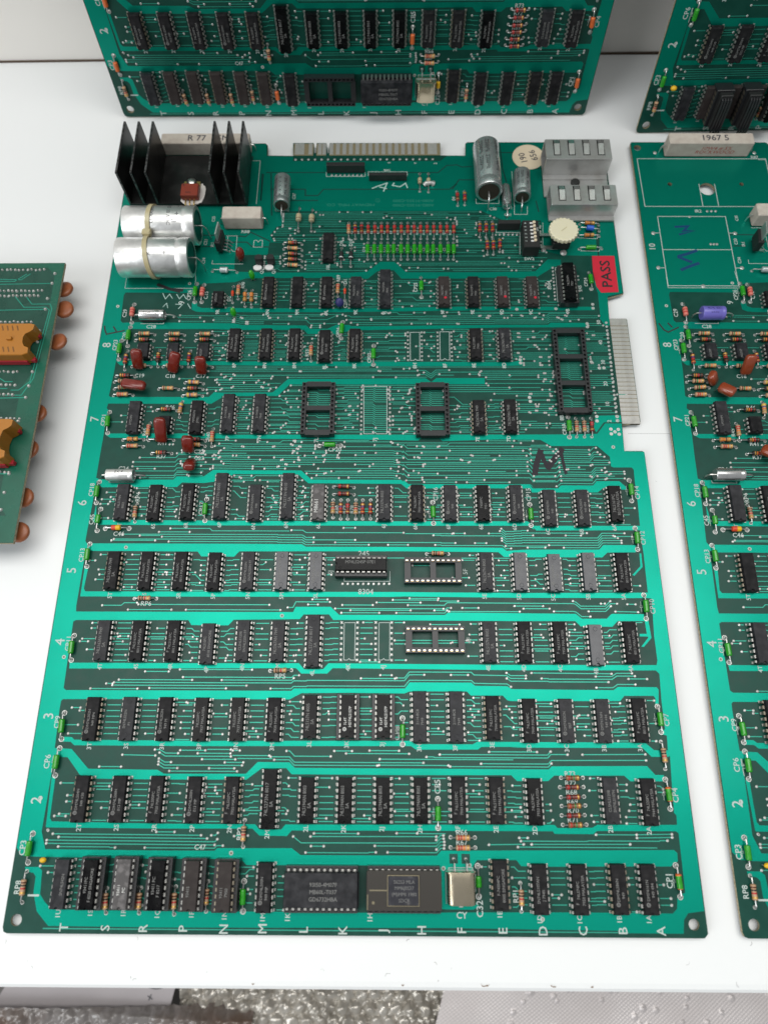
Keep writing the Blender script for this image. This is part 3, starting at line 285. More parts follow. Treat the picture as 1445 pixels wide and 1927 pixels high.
STX=[('6',5.14,192.37,4.5,90),('7',4.64,240.11,4.5,90),('8',4.78,286.03,4.5,90),('5',5.25,156.77,4.5,90),('4',5.1,121.6,4.5,90),('3',5.4,87.61,4.5,90),('2',5.87,51.67,4.5,90),('1',11.18,14.19,4.8,90),('9',43.62,313.99,3.4,90),('T',26.04,2.37,3.6,90),('S',43.41,2.22,3.6,90),('R',59.37,2.1,3.6,90),('P',76.18,2.11,3.6,90),('N',93.23,2.13,3.6,90),('M',109.5,2.41,3.6,90),('L',126.71,2.0,3.6,90),('K',143.12,1.89,3.6,90),('J',159.95,2.12,3.6,90),('H',176.13,2.23,3.6,90),('F',192.83,2.2,3.6,90),('E',210.0,2.18,3.6,90),('D',226.68,2.29,3.6,90),('C',243.39,2.41,3.6,90),('B',259.94,2.51,3.6,90),('A',275.83,2.53,3.6,90),('CP26',47.41,319.08,2.2,90),('C15',57.08,319.07,2.2,90),('C29',12.03,306.87,2.2,90),('C20',13.78,291.49,2.2,90),('CP23',9.33,286.02,2.2,90),('CP21',9.34,239.64,2.2,90),('CP18',8.83,199.57,2.3,90),('C45',11.31,183.4,2.3,90),('C46',25.92,175.69,2.3,0),('CP13',9.06,164.68,2.3,90),('CP11',9.16,120.94,2.3,90),('CP9',9.71,84.92,2.3,90),('CP6',7.99,67.79,2.5,90),('CP3',3.21,32.51,2.5,90),('RP8',3.69,17.18,2.3,90),('CP2',98.95,14.93,2.3,90),('RP1',216.01,15.19,2.3,90),('C32',200.63,10.27,2.6,90),('RP2',97.19,38.6,2.3,90),('R66',193.8,39.46,2.2,0),('R67',193.67,35.55,2.2,0),('R73',242.84,63.58,2.2,0),('R72',242.77,59.76,2.2,0),('R68',242.87,56.02,2.2,0),('R69',242.91,52.17,2.2,0),('R70',242.96,48.59,2.2,0),('R71',242.63,44.71,2.2,0),('CP4',288.65,55.15,2.5,90),('CP1',281.6,21.38,2.5,90),('CP5',183.8,58.13,2.5,90),('CP7',288.94,87.06,2.3,90),('CP10',289.04,139.53,2.3,90),('CP12',288.58,174.21,2.3,90),('CP14',288.59,198.43,2.3,90),('CP15',233.12,197.21,2.3,90),('CP16',185.71,197.51,2.3,90),('CP17',66.41,189.39,2.2,90),('RP4',33.27,195.61,2.2,90),('CP8',165.84,80.73,2.5,90),('RP5',111.06,105.85,2.3,0),('RP6',43.95,140.17,2.3,0),('CP20',133.32,222.28,2.2,0),('CP19',254.44,234.19,2.0,90),('R57',258.37,234.52,1.8,90),('R56',262.44,234.52,1.8,90),('R55',266.51,234.53,1.8,90),('R78',143.04,189.03,1.9,90),('R77',146.86,189.04,1.9,90),('R80',135.41,189.02,1.9,90),('R79',139.1,189.02,1.9,90),('R53',116.56,280.9,2.0,90),('CP24',133.3,294.06,2.0,90),('CP22',150.9,277.74,2.0,90),('CP25',176.81,324.36,2.0,90),('R89',132.41,330.58,2.0,90),('D1',136.5,328.41,1.9,90),('C21',136.87,312.63,1.9,90),('D2',70.54,316.5,1.9,90),('R90',77.72,325.9,1.9,90),('R20',81.26,318.61,1.9,90),('R21',85.41,318.61,1.9,90),('D9',133.66,355.39,2.0,90),('D10',139.1,355.83,2.0,90),('Q2',87.92,335.44,1.8,90),('Q1',94.81,335.43,1.8,90),('C28',27.96,297.86,2.2,0),('R88',76.3,363.98,2.2,0),('C24',23.68,211.36,2.2,0),('C19',25.2,266.5,2.2,0),('C18',42.12,266.19,2.2,0),('C17',58.82,266.2,2.2,0),('R37',42.6,218.26,2.2,0),('R41',42.43,225.86,2.2,0),('C22',62.14,221.01,2.2,0),('C23',62.5,217.21,2.2,0),('R46',44.17,247.15,2.2,0),('R40',66.28,230.21,2.0,90),('R45',32.39,232.5,2.0,90),('245',149.42,165.63,2.6,0),('8304',150.61,146.33,2.6,0),('CY',192.77,7.73,2.4,0),('C47',80.21,33.07,2.0,0),('C34',53.46,342.99,1.8,90),('C33',53.48,356.45,1.8,90),('C35',56.66,373.46,1.7,90),('C37',103.98,390.57,1.8,90),('IR1',57.56,354.63,1.8,90),('C30',223.61,380.5,1.8,0),('C31',232.4,376.08,1.8,0),('SW2',242.98,344.06,2.0,0),('8304',253.24,325.67,2.0,90),('245',270.62,323.51,2.0,90),('CP24',274.36,327.8,1.9,90),('D3',200.41,388.49,1.6,90),('RM1',160.2,410.5,1.6,0),('2',189.92,415.94,1.8,90),('Y',177.69,416.2,1.6,90),('S',161.47,416.59,1.6,90),('50',278.96,300.79,2.0,90),('40',278.76,287.66,2.0,90),('30',278.9,275.03,2.0,90),('20',278.86,261.65,2.0,90),('10',278.66,249.25,2.0,90),('2',278.61,239.07,2.0,90),('R3',139.41,363.4,1.5,90),('R4',143.26,363.4,1.5,90),('R5',147.11,363.39,1.5,90),('R6',151.08,363.38,1.5,90),('R7',154.98,363.37,1.5,90),('R8',158.55,363.36,1.5,90),('R9',162.62,363.35,1.5,90),('R10',166.64,363.34,1.5,90),('R11',170.49,363.34,1.5,90),('R12',174.28,363.33,1.5,90),('R13',178.07,363.32,1.5,90),('R14',181.91,363.31,1.5,90),('R15',185.87,363.3,1.5,90),('R16',189.77,363.29,1.5,90),('R17',193.61,363.29,1.5,90),('R18',197.56,363.28,1.5,90),('C14',146.84,350.91,1.5,90),('C13',150.76,350.9,1.5,90),('C12',154.63,350.9,1.5,90),('C11',158.72,350.89,1.5,90),('C10',162.08,350.88,1.5,90),('C9',166.34,350.87,1.5,90),('C8',170.26,350.87,1.5,90),('C7',174.12,350.86,1.5,90),('C6',177.59,350.85,1.5,90),('C5',181.79,350.85,1.5,90),('C4',185.14,350.84,1.5,90),('C3',189.34,350.83,1.5,90),('C2',193.81,350.82,1.5,90),('C1',197.06,350.82,1.5,90),('9N',92.88,307.53,2.0,90),('9M',109.74,307.53,2.0,90),('9L',126.09,307.53,2.0,90),('9K',142.78,307.53,2.0,90),('9J',158.92,306.89,2.0,90),('9F',192.01,307.53,2.0,90),('9E',208.78,307.53,2.0,90),('9D',225.27,307.53,2.0,90),('9C',241.67,307.53,2.0,90),('10L',126.19,338.47,2.0,90),('9R',64.58,307.76,2.0,90),('8P',76.7,272.98,2.0,90),('8N',93.41,272.98,2.0,90),('8M',109.8,272.98,2.0,90),('8L',126.28,272.01,2.0,90),('8K',142.71,272.77,2.0,90),('8E',208.25,272.98,2.0,90),('8D',224.72,272.98,2.0,90),('7T',26.0,228.13,2.0,90),('7S',42.97,228.86,2.0,90),('7R',59.69,228.08,2.0,90),('7P',76.48,228.77,2.0,90),('7N',93.25,228.77,2.0,90),('7E',208.44,228.37,2.0,90),('7D',224.73,228.76,2.0,90),('6T',25.79,180.04,2.0,90),('6S',42.88,179.74,2.0,90),('6R',59.41,180.29,2.0,90),('6P',76.33,180.64,2.0,90),('6N',93.55,179.83,2.0,90),('6M',110.02,180.64,2.0,90),('6L',126.26,180.09,2.0,90),('6J',159.24,180.04,2.0,90),('6H',175.2,180.04,2.0,90),('6F',191.81,179.83,2.0,90),('6E',208.21,179.83,2.0,90),('6D',225.06,179.92,2.0,90),('6C',241.6,177.35,2.0,90),('6B',258.43,177.35,2.0,90),('6A',275.04,179.52,2.0,90),('5T',25.89,144.24,2.0,90),('5S',42.65,144.24,2.0,90),('5R',59.5,144.24,2.0,90),('5P',76.35,143.93,2.0,90),('5N',93.28,144.32,2.0,90),('5M',109.69,144.32,2.0,90),('5L',126.27,144.32,2.0,90),('5E',208.42,144.32,2.0,90),('5D',225.05,144.24,2.0,90),('5C',241.68,143.85,2.0,90),('5B',258.62,144.24,2.0,90),('5A',275.74,144.32,2.0,90),('4T',25.78,110.1,2.0,90),('4S',42.83,110.1,2.0,90),('4R',59.06,110.1,2.0,90),('4P',76.23,108.79,2.0,90),('4N',93.04,110.1,2.0,90),('4M',109.68,110.1,2.0,90),('4L',126.09,107.49,2.0,90),('4E',208.71,110.1,2.0,90),('4D',225.32,110.1,2.0,90),('4C',242.42,110.1,2.0,90),('4B',258.98,108.79,2.0,90),('4A',275.31,110.1,2.0,90),('3T',26.05,74.5,2.0,90),('3S',42.78,74.61,2.0,90),('3R',59.14,74.61,2.0,90),('3P',76.01,74.5,2.0,90),('3N',92.69,74.61,2.0,90),('3M',109.14,74.61,2.0,90),('3L',125.97,75.8,2.0,90),('3H',175.87,74.46,2.0,90),('3F',192.18,74.46,2.0,90),('3E',208.88,75.8,2.0,90),('3D',225.44,74.61,2.0,90),('3C',242.47,74.61,2.0,90),('3B',259.29,74.61,2.0,90),('3A',275.47,74.91,2.0,90),('2T',26.37,40.69,2.0,90),('2S',42.86,40.69,2.0,90),('2R',59.51,40.69,2.0,90),('2P',76.15,40.51,2.0,90),('2N',92.54,40.51,2.0,90),('2M',109.12,38.4,2.0,90),('2L',125.92,40.75,2.0,90),('2K',142.41,40.75,2.0,90),('2J',159.07,40.75,2.0,90),('2H',175.77,40.86,2.0,90),('2F',192.25,40.92,2.0,90),('2E',208.92,40.92,2.0,90),('2D',225.8,40.57,2.0,90),('2B',258.7,41.24,2.0,90),('2A',275.3,40.69,2.0,90),('1U',22.65,7.34,2.0,90),('1M',109.24,6.46,2.0,90),('1E',208.92,8.07,2.0,90),('1D',225.56,6.46,2.0,90),('1C',242.25,6.46,2.0,90),('1B',258.82,6.65,2.0,90),('1A',271.16,6.65,2.0,90),('9B',262.37,308.15,2.0,90),('3K',142.97,75.68,2.0,90),('3J',159.13,75.75,2.0,90),('1S',36.28,7.57,2.0,90),('1R',50.28,7.78,2.0,90),('1Q',64.67,7.52,2.0,90),('1P',79.17,7.29,2.0,90),('1N',93.07,7.02,2.0,90),('1K',119.73,6.5,2.1,90),('1H',154.38,6.71,2.1,90),('7L',123.54,227.88,2.1,90),('7J',154.51,228.1,2.1,90),('8B',253.66,241.01,2.1,90),('5F',199.47,156.61,2.1,90),('4F',200.05,123.01,2.1,90),('8H',175.88,272.86,2.1,90),('8F',192.38,272.86,2.1,90),('5J',133.23,156.0,2.1,90),('4K',142.85,110.14,2.1,90),('4J',159.26,110.2,2.1,90)]
SLN=[[(9.83,323.83),(50.54,323.78),(49.42,335.5)],[(9.83,323.83),(9.82,331.19)],[(63.98,366.49),(85.2,366.44)],[(65.39,360.98),(71.62,360.97),(71.74,349.65),(70.12,349.65),(68.89,351.27),(67.92,349.66),(66.26,350.11),(66.13,360.98)],[(81.92,357.76),(83.54,357.75),(84.37,356.39),(85.39,357.75),(86.87,357.74),(86.96,352.77),(81.81,352.78),(81.92,357.76)],[(58.54,343.43),(58.41,340.77),(76.65,340.74)],[(76.94,418.53),(81.68,418.51),(81.38,384.58)],[(122.86,409.19),(122.96,405.89),(146.69,405.82),(146.65,409.11)],[(148.66,406.14),(148.62,409.44),(172.47,409.36),(172.45,406.06)],[(213.89,388.46),(213.74,384.74),(227.42,384.71),(227.69,390.01)],[(236.52,382.57),(236.17,376.49),(243.92,376.47),(244.31,382.55)],[(236.54,409.48),(236.52,382.57)],[(231.82,380.79),(234.75,380.79),(235.03,393.2)],[(224.82,365.96),(224.68,363.09),(238.69,363.06),(237.73,347.24)],[(252.71,370.21),(251.61,354.7),(252.06,350.93),(260.09,350.91)],[(257.58,337.37),(257.08,314.45),(258.99,314.44)],[(257.47,337.81),(260.5,337.81)],[(273.63,351.51),(273.47,349.73),(284.0,349.44),(284.57,351.49)],[(272.49,359.18),(283.79,358.43),(284.03,360.97)],[(273.62,372.01),(280.59,371.25),(281.53,373.38)],[(21.65,299.96),(34.83,299.95),(34.72,300.93)],[(17.0,205.22),(17.19,203.84),(29.8,203.86),(29.64,205.13)],[(139.96,153.18),(139.99,151.61),(162.36,151.67),(162.36,156.71)],[(187.67,20.58),(187.81,25.76),(197.99,25.82),(197.92,23.79)],[(148.0,259.97),(160.56,259.98),(160.66,231.57),(155.23,231.57),(154.47,232.34),(153.48,231.57),(148.41,231.56),(148.0,259.97)],[(140.52,131.24),(145.78,131.25),(145.83,113.53),(143.83,113.53),(143.15,114.24),(142.33,113.52),(140.67,113.52),(140.52,131.24)],[(157.17,131.29),(162.37,131.31),(162.29,113.6),(160.18,113.59),(159.51,114.3),(158.68,113.58),(157.13,113.58),(157.17,131.29)],[(173.39,294.18),(178.68,294.18),(178.58,276.2),(177.01,276.2),(176.1,277.03),(175.19,276.2),(173.37,276.2),(173.39,294.18)],[(189.89,294.53),(195.25,294.53),(195.01,276.47),(193.25,276.47),(192.31,277.38),(191.31,276.47),(189.74,276.47),(189.89,294.53)],[(10.26,67.65),(11.48,67.66)],[(10.36,66.41),(11.58,66.41)],[(10.23,70.41),(10.31,67.65)],[(10.37,66.31),(10.62,63.18)],[(93.19,382.1),(93.17,379.46),(101.15,379.44),(101.05,381.55)]]


PITCH = 2.54
R87_HOLES = [(42.5, 395.5, 4.6), (20.4, 399.3, 1.3), (63.7, 399.3, 1.3), (4.0, 428.0, 2.2)]
def pin_pos(n, row, i, side):       # pin i from the top, side -1/+1
    return side*row/2, ((n//2-1)/2-i)*PITCH
# ------------------------------------------------------------------ shared board art
def circ(x, y, r, n=24): return [(x+r*math.cos(2*math.pi*j/n), y+r*math.sin(2*math.pi*j/n)) for j in range(n)]
def make_bare_board(extra_holes=()):
    mb = MB(); hs = [circ(*h) for h in list(HOLES)+list(extra_holes)]
    fill(mb, [OUT]+hs, 0, 'sub'); fill(mb, [OUT]+hs, -1.6, 'sub', True)
    for l, k in [(OUT, 'edge')]+[(h, 'tan') for h in hs]:
        n = len(l); mb.add([(*p, 0) for p in l]+[(*p, -1.6) for p in l], [(i, (i+1) % n, n+(i+1) % n, n+i) for i in range(n)], k)
    return mb.mesh('bare_board')
# occupancy raster for routing
G = .25; NX, NY = int(296/G), int(434/G)
occ = np.zeros((NY, NX), bool)
def raster(poly, arr):
    P = np.array(poly); x, y = P[:, 0], P[:, 1]; x2, y2 = np.roll(x, -1), np.roll(y, -1)
    for r in range(max(0, int(y.min()/G)), min(NY, int(y.max()/G)+1)):
        yy = (r+.5)*G; m = (y <= yy) != (y2 <= yy)
        if not m.any(): continue
        xs = np.sort(x[m]+(yy-y[m])*(x2[m]-x[m])/(y2[m]-y[m]))
        for a, c in zip(xs[::2], xs[1::2]): arr[r, max(0, int(round(a/G))):max(0, int(round(c/G)))] = True
for p in COP: raster(p, occ)
cop_occ = occ.copy()
def block(x0, x1, y0, y1): occ[max(0, int(y0/G)):int(y1/G)+1, max(0, int(x0/G)):int(x1/G)+1] = True
COLX = [26.55+16.61*i for i in range(16)]
CH2 = []
for ref, n, x, y, st, mk in CHIPS:
    d = min(COLX, key=lambda c: abs(c-x))
    if abs(d-x) < .75: x = d
    CH2.append((ref, n, x, y, st, mk))
CHIPS = CH2
def free(x, y): 
    r, c = int(y/G), int(x/G)
    return 0 <= r < NY and 0 <= c < NX and not occ[r, c]
TR = []      # list of polylines
VIA = []     # (x, y, radius)
def seg_free(pts, m=2):
    for a, c in zip(pts[:-1], pts[1:]):
        L = max(1, int(math.hypot(c[0]-a[0], c[1]-a[1])/G))
        for i in range(L+1):
            x = a[0]+(c[0]-a[0])*i/L; y = a[1]+(c[1]-a[1])*i/L
            r, q = int(y/G), int(x/G)
            if r < 2 or q < 2 or r > NY-3 or q > NX-3 or occ[r-m:r+m+1, q-1:q+2].any(): return False
    return True
def mark(pts):
    for a, c in zip(pts[:-1], pts[1:]):
        L = max(1, int(math.hypot(c[0]-a[0], c[1]-a[1])/G))
        for i in range(L+1):
            occ[int((a[1]+(c[1]-a[1])*i/L)/G), int((a[0]+(c[0]-a[0])*i/L)/G)] = True
def add_trace(pts, v0=False, v1=False):
    if not seg_free(pts): return False
    TR.append(pts); mark(pts)
    if v0: VIA.append((*pts[0], .66))
    if v1: VIA.append((*pts[-1], .66))
    return True
# component pads (solder) and keep-outs
PADS = []
for t, x1, y1, x2, y2 in AXIAL: PADS += [(x1, y1), (x2, y2)]
ALLP = [(c[0], c[1], 7.62, c[2], c[3], 0) for c in CHIPS]+[(c[0], c[1], 7.62, c[2], c[3], c[4]) for c in SKC]+list(map(tuple, BIGS))
PINS = []    # (x, y, ref)
for ref, n, row, x, y, h in ALLP:
    for i in range(n//2):
        for sd in (-1, 1):
            px, py = pin_pos(n, row, i, sd)
            if h: px, py = -py, px
            PINS.append((x+px, y+py, ref))
for _, n, row, x, y in FOOT:
    for i in range(n//2):
        for sd in (-1, 1):
            px, py = pin_pos(n, row, i, sd); PINS.append((x+px, y+py, 'foot'))
for x, y in ROWP: block(x-.8, x+.8, y-.8, y+.8)
for x, y in PADS: block(x-1.2, x+1.2, y-1.2, y+1.2)
for x, y, r in PINS: block(x-.6, x+.6, y-.3, y+.3)
block(0, 88, 325, 433); block(252, 296, 370, 433)
# 1. buses between the rows: lanes follow the lower copper edge
def rdp(P, tol):
    if len(P) < 3: return P
    (x0, y0), (x1, y1) = P[0], P[-1]; L = math.hypot(x1-x0, y1-y0) or 1
    A = np.array(P); d = np.abs((x1-x0)*(A[:, 1]-y0)-(y1-y0)*(A[:, 0]-x0))/L; i = int(d.argmax())
    if d[i] <= tol: return [P[0], P[-1]]
    return rdp(P[:i+1], tol)[:-1]+rdp(P[i:], tol)
def trim(p):
    p = list(p)
    if len(p) > 2 and abs(p[-1][1]-p[-2][1]) > .02: p.pop()
    if len(p) > 2 and abs(p[0][1]-p[1][1]) > .02: p.pop(0)
    for e, n in ((0, 1), (-1, -2)):
        if len(p) > 1 and abs(p[e][1]-p[n][1]) < .02:
            L = abs(p[e][0]-p[n][0]); d = random.uniform(0, min(9, L*.6)); p[e] = (p[e][0]+(d if e == 0 else -d), p[e][1])
    return p
def lanes(ymid, x0, x1, pitch=1.27, maxl=16, pg=.12):
    base = {}
    for xi in range(int(x0/G), int(x1/G)):
        col = cop_occ[:, xi]; r = int(ymid/G)
        if col[r]: continue
        a = r
        while a > 0 and not col[a]: a -= 1
        c = r
        while c < NY-1 and not col[c]: c += 1
        base[xi] = (a*G, c*G)
    if not base: return
    for k in range(maxl):
        run = []; runs = []
        for xi in range(int(x0/G), int(x1/G)):
            if xi in base:
                lo, hi = base[xi]; y = lo+1.3+k*pitch
                if y < hi-.9 and hi-lo < 30: run.append((xi*G, round(y, 2))); continue
            if len(run) > 12: runs.append(run)
            run = []
        if len(run) > 12: runs.append(run)
        for run in runs:
            pos = random.choice([0, 12, 24, 40, 70, 110])
            while pos < len(run)-14:
                ln = random.choice([60, 110, 170, 260, 420, 600]); e = min(len(run)-1, pos+ln)
                q = rdp(run[pos:e+1], .2)
                # keep only valid stretch
                cur = [q[0]]
                for p in q[1:]:
                    if abs(p[1]-cur[-1][1]) < 3 and seg_free([cur[-1], p]): cur.append(p)
                    else:
                        if len(cur) > 1 and cur[-1][0]-cur[0][0] > 5: add_trace(trim(cur), True, True)
                        cur = [p]
                if len(cur) > 1 and cur[-1][0]-cur[0][0] > 4:
                    if random.random() > pg+.08: add_trace(trim(cur), True, True)
                pos = e+int(random.choice([10, 14, 24, 44, 80]))
for ym, x0, x1, ml in ((35.8, 12, 292, 9), (71.3, 22, 286, 9), (105.6, 22, 284, 9), (140, 22, 282, 9), (175, 20, 282, 9), (216, 16, 284, 17), (269.4, 42, 262, 9), (303.7, 40, 266, 9), (337, 82, 262, 9), (374, 90, 236, 9)):
    lanes(ym, x0, x1, maxl=ml)
# 2. links between neighbouring chips
rows = {}
for ref, n, row, x, y, h in ALLP:
    if not h: rows.setdefault(round(y/9), []).append((x, y, n, row))
byrow = sorted(((c[1], c[0], c[2], c[3]) for c in [(x, y, n, row) for ref, n, row, x, y, h in ALLP if not h]+[(x, y, n, row) for _, n, row, x, y in FOOT]))
used = set()
allc = [(x, y, n, row) for y, x, n, row in byrow]
for x, y, n, row in allc:
    nb = [c for c in allc if abs(c[1]-y) < 7 and 6 < c[0]-c[3]/2-(x+row/2) < 34 or (abs(c[1]-y) < 14 and c[2] > 30 and 0 < c[0]-x < 60 and y > 200)]
    nb = min(nb, key=lambda c: c[0]) if nb else None
    xa = x+row/2+1.35
    xb = nb[0]-nb[3]/2-1.35 if nb else xa+9
    yb = [pin_pos(nb[2], nb[3], i, -1)[1]+nb[1] for i in range(nb[2]//2)] if nb else []
    big = row > 10 or (nb and nb[3] > 10)
    for i in range(n//2):
        ya = y+pin_pos(n, row, i, 1)[1]; done = False
        if random.random() < (.95 if big else .66) and yb:
            for t in sorted(yb, key=lambda v: abs(v-ya)+random.random()*2.2)[:3]:
                if t in used: continue
                dy = t-ya
                if abs(dy) < .12: pts = [(xa, ya), (xb, ya)]
                else:
                    m = xa+(xb-xa)*random.choice([.35, .5, .6])-abs(dy)/2
                    if abs(dy) > (xb-xa)*.6: continue
                    pts = [(xa, ya), (m, ya), (m+abs(dy), t), (xb, t)]
                if add_trace(pts): done = True; used.add(t); break
        if not done and random.random() < .5:
            L = random.choice([2.2, 3, 3.4, 4.6, 5.4]); e = (xa+L, ya)
            if random.random() < .25 and L > 3: add_trace([(xa, ya), (xa+L-2, ya), (xa+L-.6, ya+random.choice([-1.27, 1.27]))], False, True)
            else: add_trace([(xa, ya), e], False, True)
    used = set()
    for i in range(n//2):
        ya = y+pin_pos(n, row, i, -1)[1]; xl = x-row/2-1.35
        L = random.choice([2.2, 3, 3.8, 4.6, 6])
        if random.random() < .5: add_trace([(xl-L, ya), (xl, ya)], True)
        if random.random() < (.8 if big else .15): 
            ym_ = ya-1.27; L2 = random.choice([4, 6, 8, 10]); x_ = xl-random.choice([.6, 2, 3])
            add_trace([(x_-L2, ym_), (x_, ym_)], True, True)
for ref, n, row, x, y, h in [c for c in BIGS if not c[5]]+[('7J', 24, 15.24, FOOT[0][3], FOOT[0][4], 0)]:      # lines running under the open sockets
    for i in range(n//2):
        ya = y+pin_pos(n, row, i, 1)[1]
        for dy in (0, 1.27):
            if random.random() < .85: add_trace([(x-6.2, ya+dy), (x-1.5, ya+dy), (x-.2, ya+dy-1.27), (x+6.2, ya+dy-1.27)], random.random() < .2, random.random() < .2)
# lines from the tall socket to the right-hand contacts
s8 = [c for c in BIGS if c[0] == '8B'][0]
for i in range(20):
    ya = s8[4]+pin_pos(40, 15.24, i, 1)[1]
    add_trace([(s8[3]+8.6, ya), (282.4, ya)])
    if i % 2: add_trace([(s8[3]+9.5, ya+1.27), (280.5, ya+1.27)])
for i in range(60):                       # stray vias with a short tail in what is left open
    x, y = random.uniform(12, 285), random.uniform(20, 420)
    L = random.choice([3, 5, 8])
    if free(x, y) and y < 345: add_trace([(x, y), (x+L, y)], True, True)
def fill_lanes(y0, y1, x0, x1, pitch, pr, minl=7):
    """straight runs with an occasional slanted step in whatever is still open"""
    y = y0
    while y < y1:
        r = int(y/G); xi = int(x0/G)
        while xi < int(x1/G):
            if occ[r-2:r+3, xi].any(): xi += 1; continue
            a = xi
            while xi < int(x1/G) and not occ[r-2:r+3, xi].any(): xi += 1
            xa, xb = a*G+.7, xi*G-.7
            while xb-xa > minl:
                L = min(xb-xa, random.choice([9, 14, 22, 34, 60, 100]))
                if random.random() < pr:
                    st_ = random.choice([-1, 1])*pitch; m = xa+L*random.uniform(.3, .7)
                    p = [(xa, y), (m, y), (m+pitch, y+st_), (xa+L, y+st_)]
                    if not (L > 12 and random.random() < .3 and add_trace(p, random.random() < .7, random.random() < .7)):
                        add_trace([(xa, y), (xa+L, y)], random.random() < .7, random.random() < .7)
                xa += L+random.choice([1.8, 2.5, 5])
        y += pitch
fill_lanes(376.5, 383, 88, 234, 1.0, 1, 30)
fill_lanes(331, 376, 82, 262, 1.27, .8)
fill_lanes(225, 306, 62, 284, 1.27, .72)
fill_lanes(205, 225, 50, 284, 1.27, .8)
fill_lanes(306, 331, 90, 262, 1.27, .5)
fill_lanes(20, 200, 22, 284, 1.27, .16)
def make_copper():
    mb = MB()
    for p in COP:
        fill(mb, [p]+([circ(*h) for h in R87_HOLES] if p is COP[0] else []), .07, 'cop'); n = len(p)
        mb.add([(*q, .07) for q in p]+[(*q, 0) for q in p], [(i, n+i, n+(i+1) % n, (i+1) % n) for i in range(n)], 'cop')
    mb.strip([(17, 1.9), (262, 1.9)], .45, .07, 'trc')
    return mb.mesh('copper_plane')
def make_traces():
    mb = MB()
    for p in TR: mb.strip(p, .42, .075, 'trc')
    for l in ISO: mb.strip(l, .9, .085, 'gap')
    return mb.mesh('traces')
def make_pads():
    mb = MB()
    for x, y, r in VIA:
        mb.disc(x, y, .09, r, 'tin', 8, 0, .22)
    for t, *q in AXIAL:
        for x, y in (q[:2], q[2:]):
            k = 1.25 if t in ('g', 'gs', 'go', 'p', 'ry') and y < 330 else .85
            mb.disc(x, y, .1, k, 'tin', 12); mb.disc(x, y, .11, .75*k, 'tin', 10, 0, .7)
    for x, y in ROWP: mb.disc(x, y, .1, .75, 'tin', 10, 0, .3)
    for x, y, ref in PINS:
        s_ = .55; mb.face([(x-s_, y-s_, .1), (x+s_, y-s_, .1), (x+s_, y+s_, .1), (x-s_, y+s_, .1)], 'tin')
        if ref == 'foot': mb.disc(x, y, .11, .55, 'tin', 8, 0, .3)
    rnd = random.Random(3)
    for i in range(260):                    # tinned rings on the copper
        x, y = rnd.uniform(6, 290), rnd.uniform(6, 330)
        r, c = int(y/G), int(x/G)
        if 6 < r < NY-6 and 6 < c < NX-6 and cop_occ[r-6:r+7, c-6:c+7].all():
            mb.disc(x, y, .1, .95, 'silk', 10, .5); mb.disc(x, y, .1, .5, 'tan', 8)
    for i in range(22): mb.disc(103.4+i*4.045, 419.4, .1, .8, 'tin', 10, 0, .3)
    for i in range(25): mb.disc(283.2-i*.02, 300.5-i*2.54, .1, .8, 'tin', 10, 0, .3)
    for x, y in EXTRA:
        mb.disc(x, y, .1, .95, 'tin', 10)
    return mb.mesh('solder_pads')
def make_silk():
    mb = MB()
    for t, x, y, sz, r in STX: put_text(mb, t, x, y, .12, sz, r, 'silk', min(.05, .0275*sz))
    for l in SLN: mb.strip(l, .3, .12, 'silk')
    for t, x1, y1, x2, y2 in AXIAL:          # small capacitor marks next to the green ones
        if t in ('g', 'gs', 'go') and abs(x1-x2) < 6 and y1 < 330:
            m = ((x1+x2)/2-1.7, (y1+y2)/2)
            for dy in (-.35, .35): mb.strip([(m[0]-.9, m[1]+dy), (m[0]+.6, m[1]+dy)], .22, .12, 'silk')
            mb.strip([(m[0]-.2, m[1]+.35), (m[0]-.2, m[1]+2.6)], .22, .12, 'silk'); mb.strip([(m[0]-.2, m[1]-.35), (m[0]-.2, m[1]-2.6)], .22, .12, 'silk')
    return mb.mesh('silkscreen_print')
def make_etch():
    mb = MB()
    put_text(mb, 'MIDWAY MFG. CO.', 138, 384, .1, 1.9, 180, 'trc', .06, 1.25); put_text(mb, 'A080-91352-C000', 176, 387, .1, 1.9, 180, 'trc', .06, 1.2)
    put_text(mb, 'A082-91352-C000', 176, 383.6, .1, 1.9, 180, 'trc', .06, 1.2)
    mb.disc(154.5, 387.3, .1, 1.5, 'trc', 16, 1.25); put_text(mb, 'C', 154.5, 387.3, .1, 1.5, 180, 'trc')
    return mb.mesh('etched_lettering')

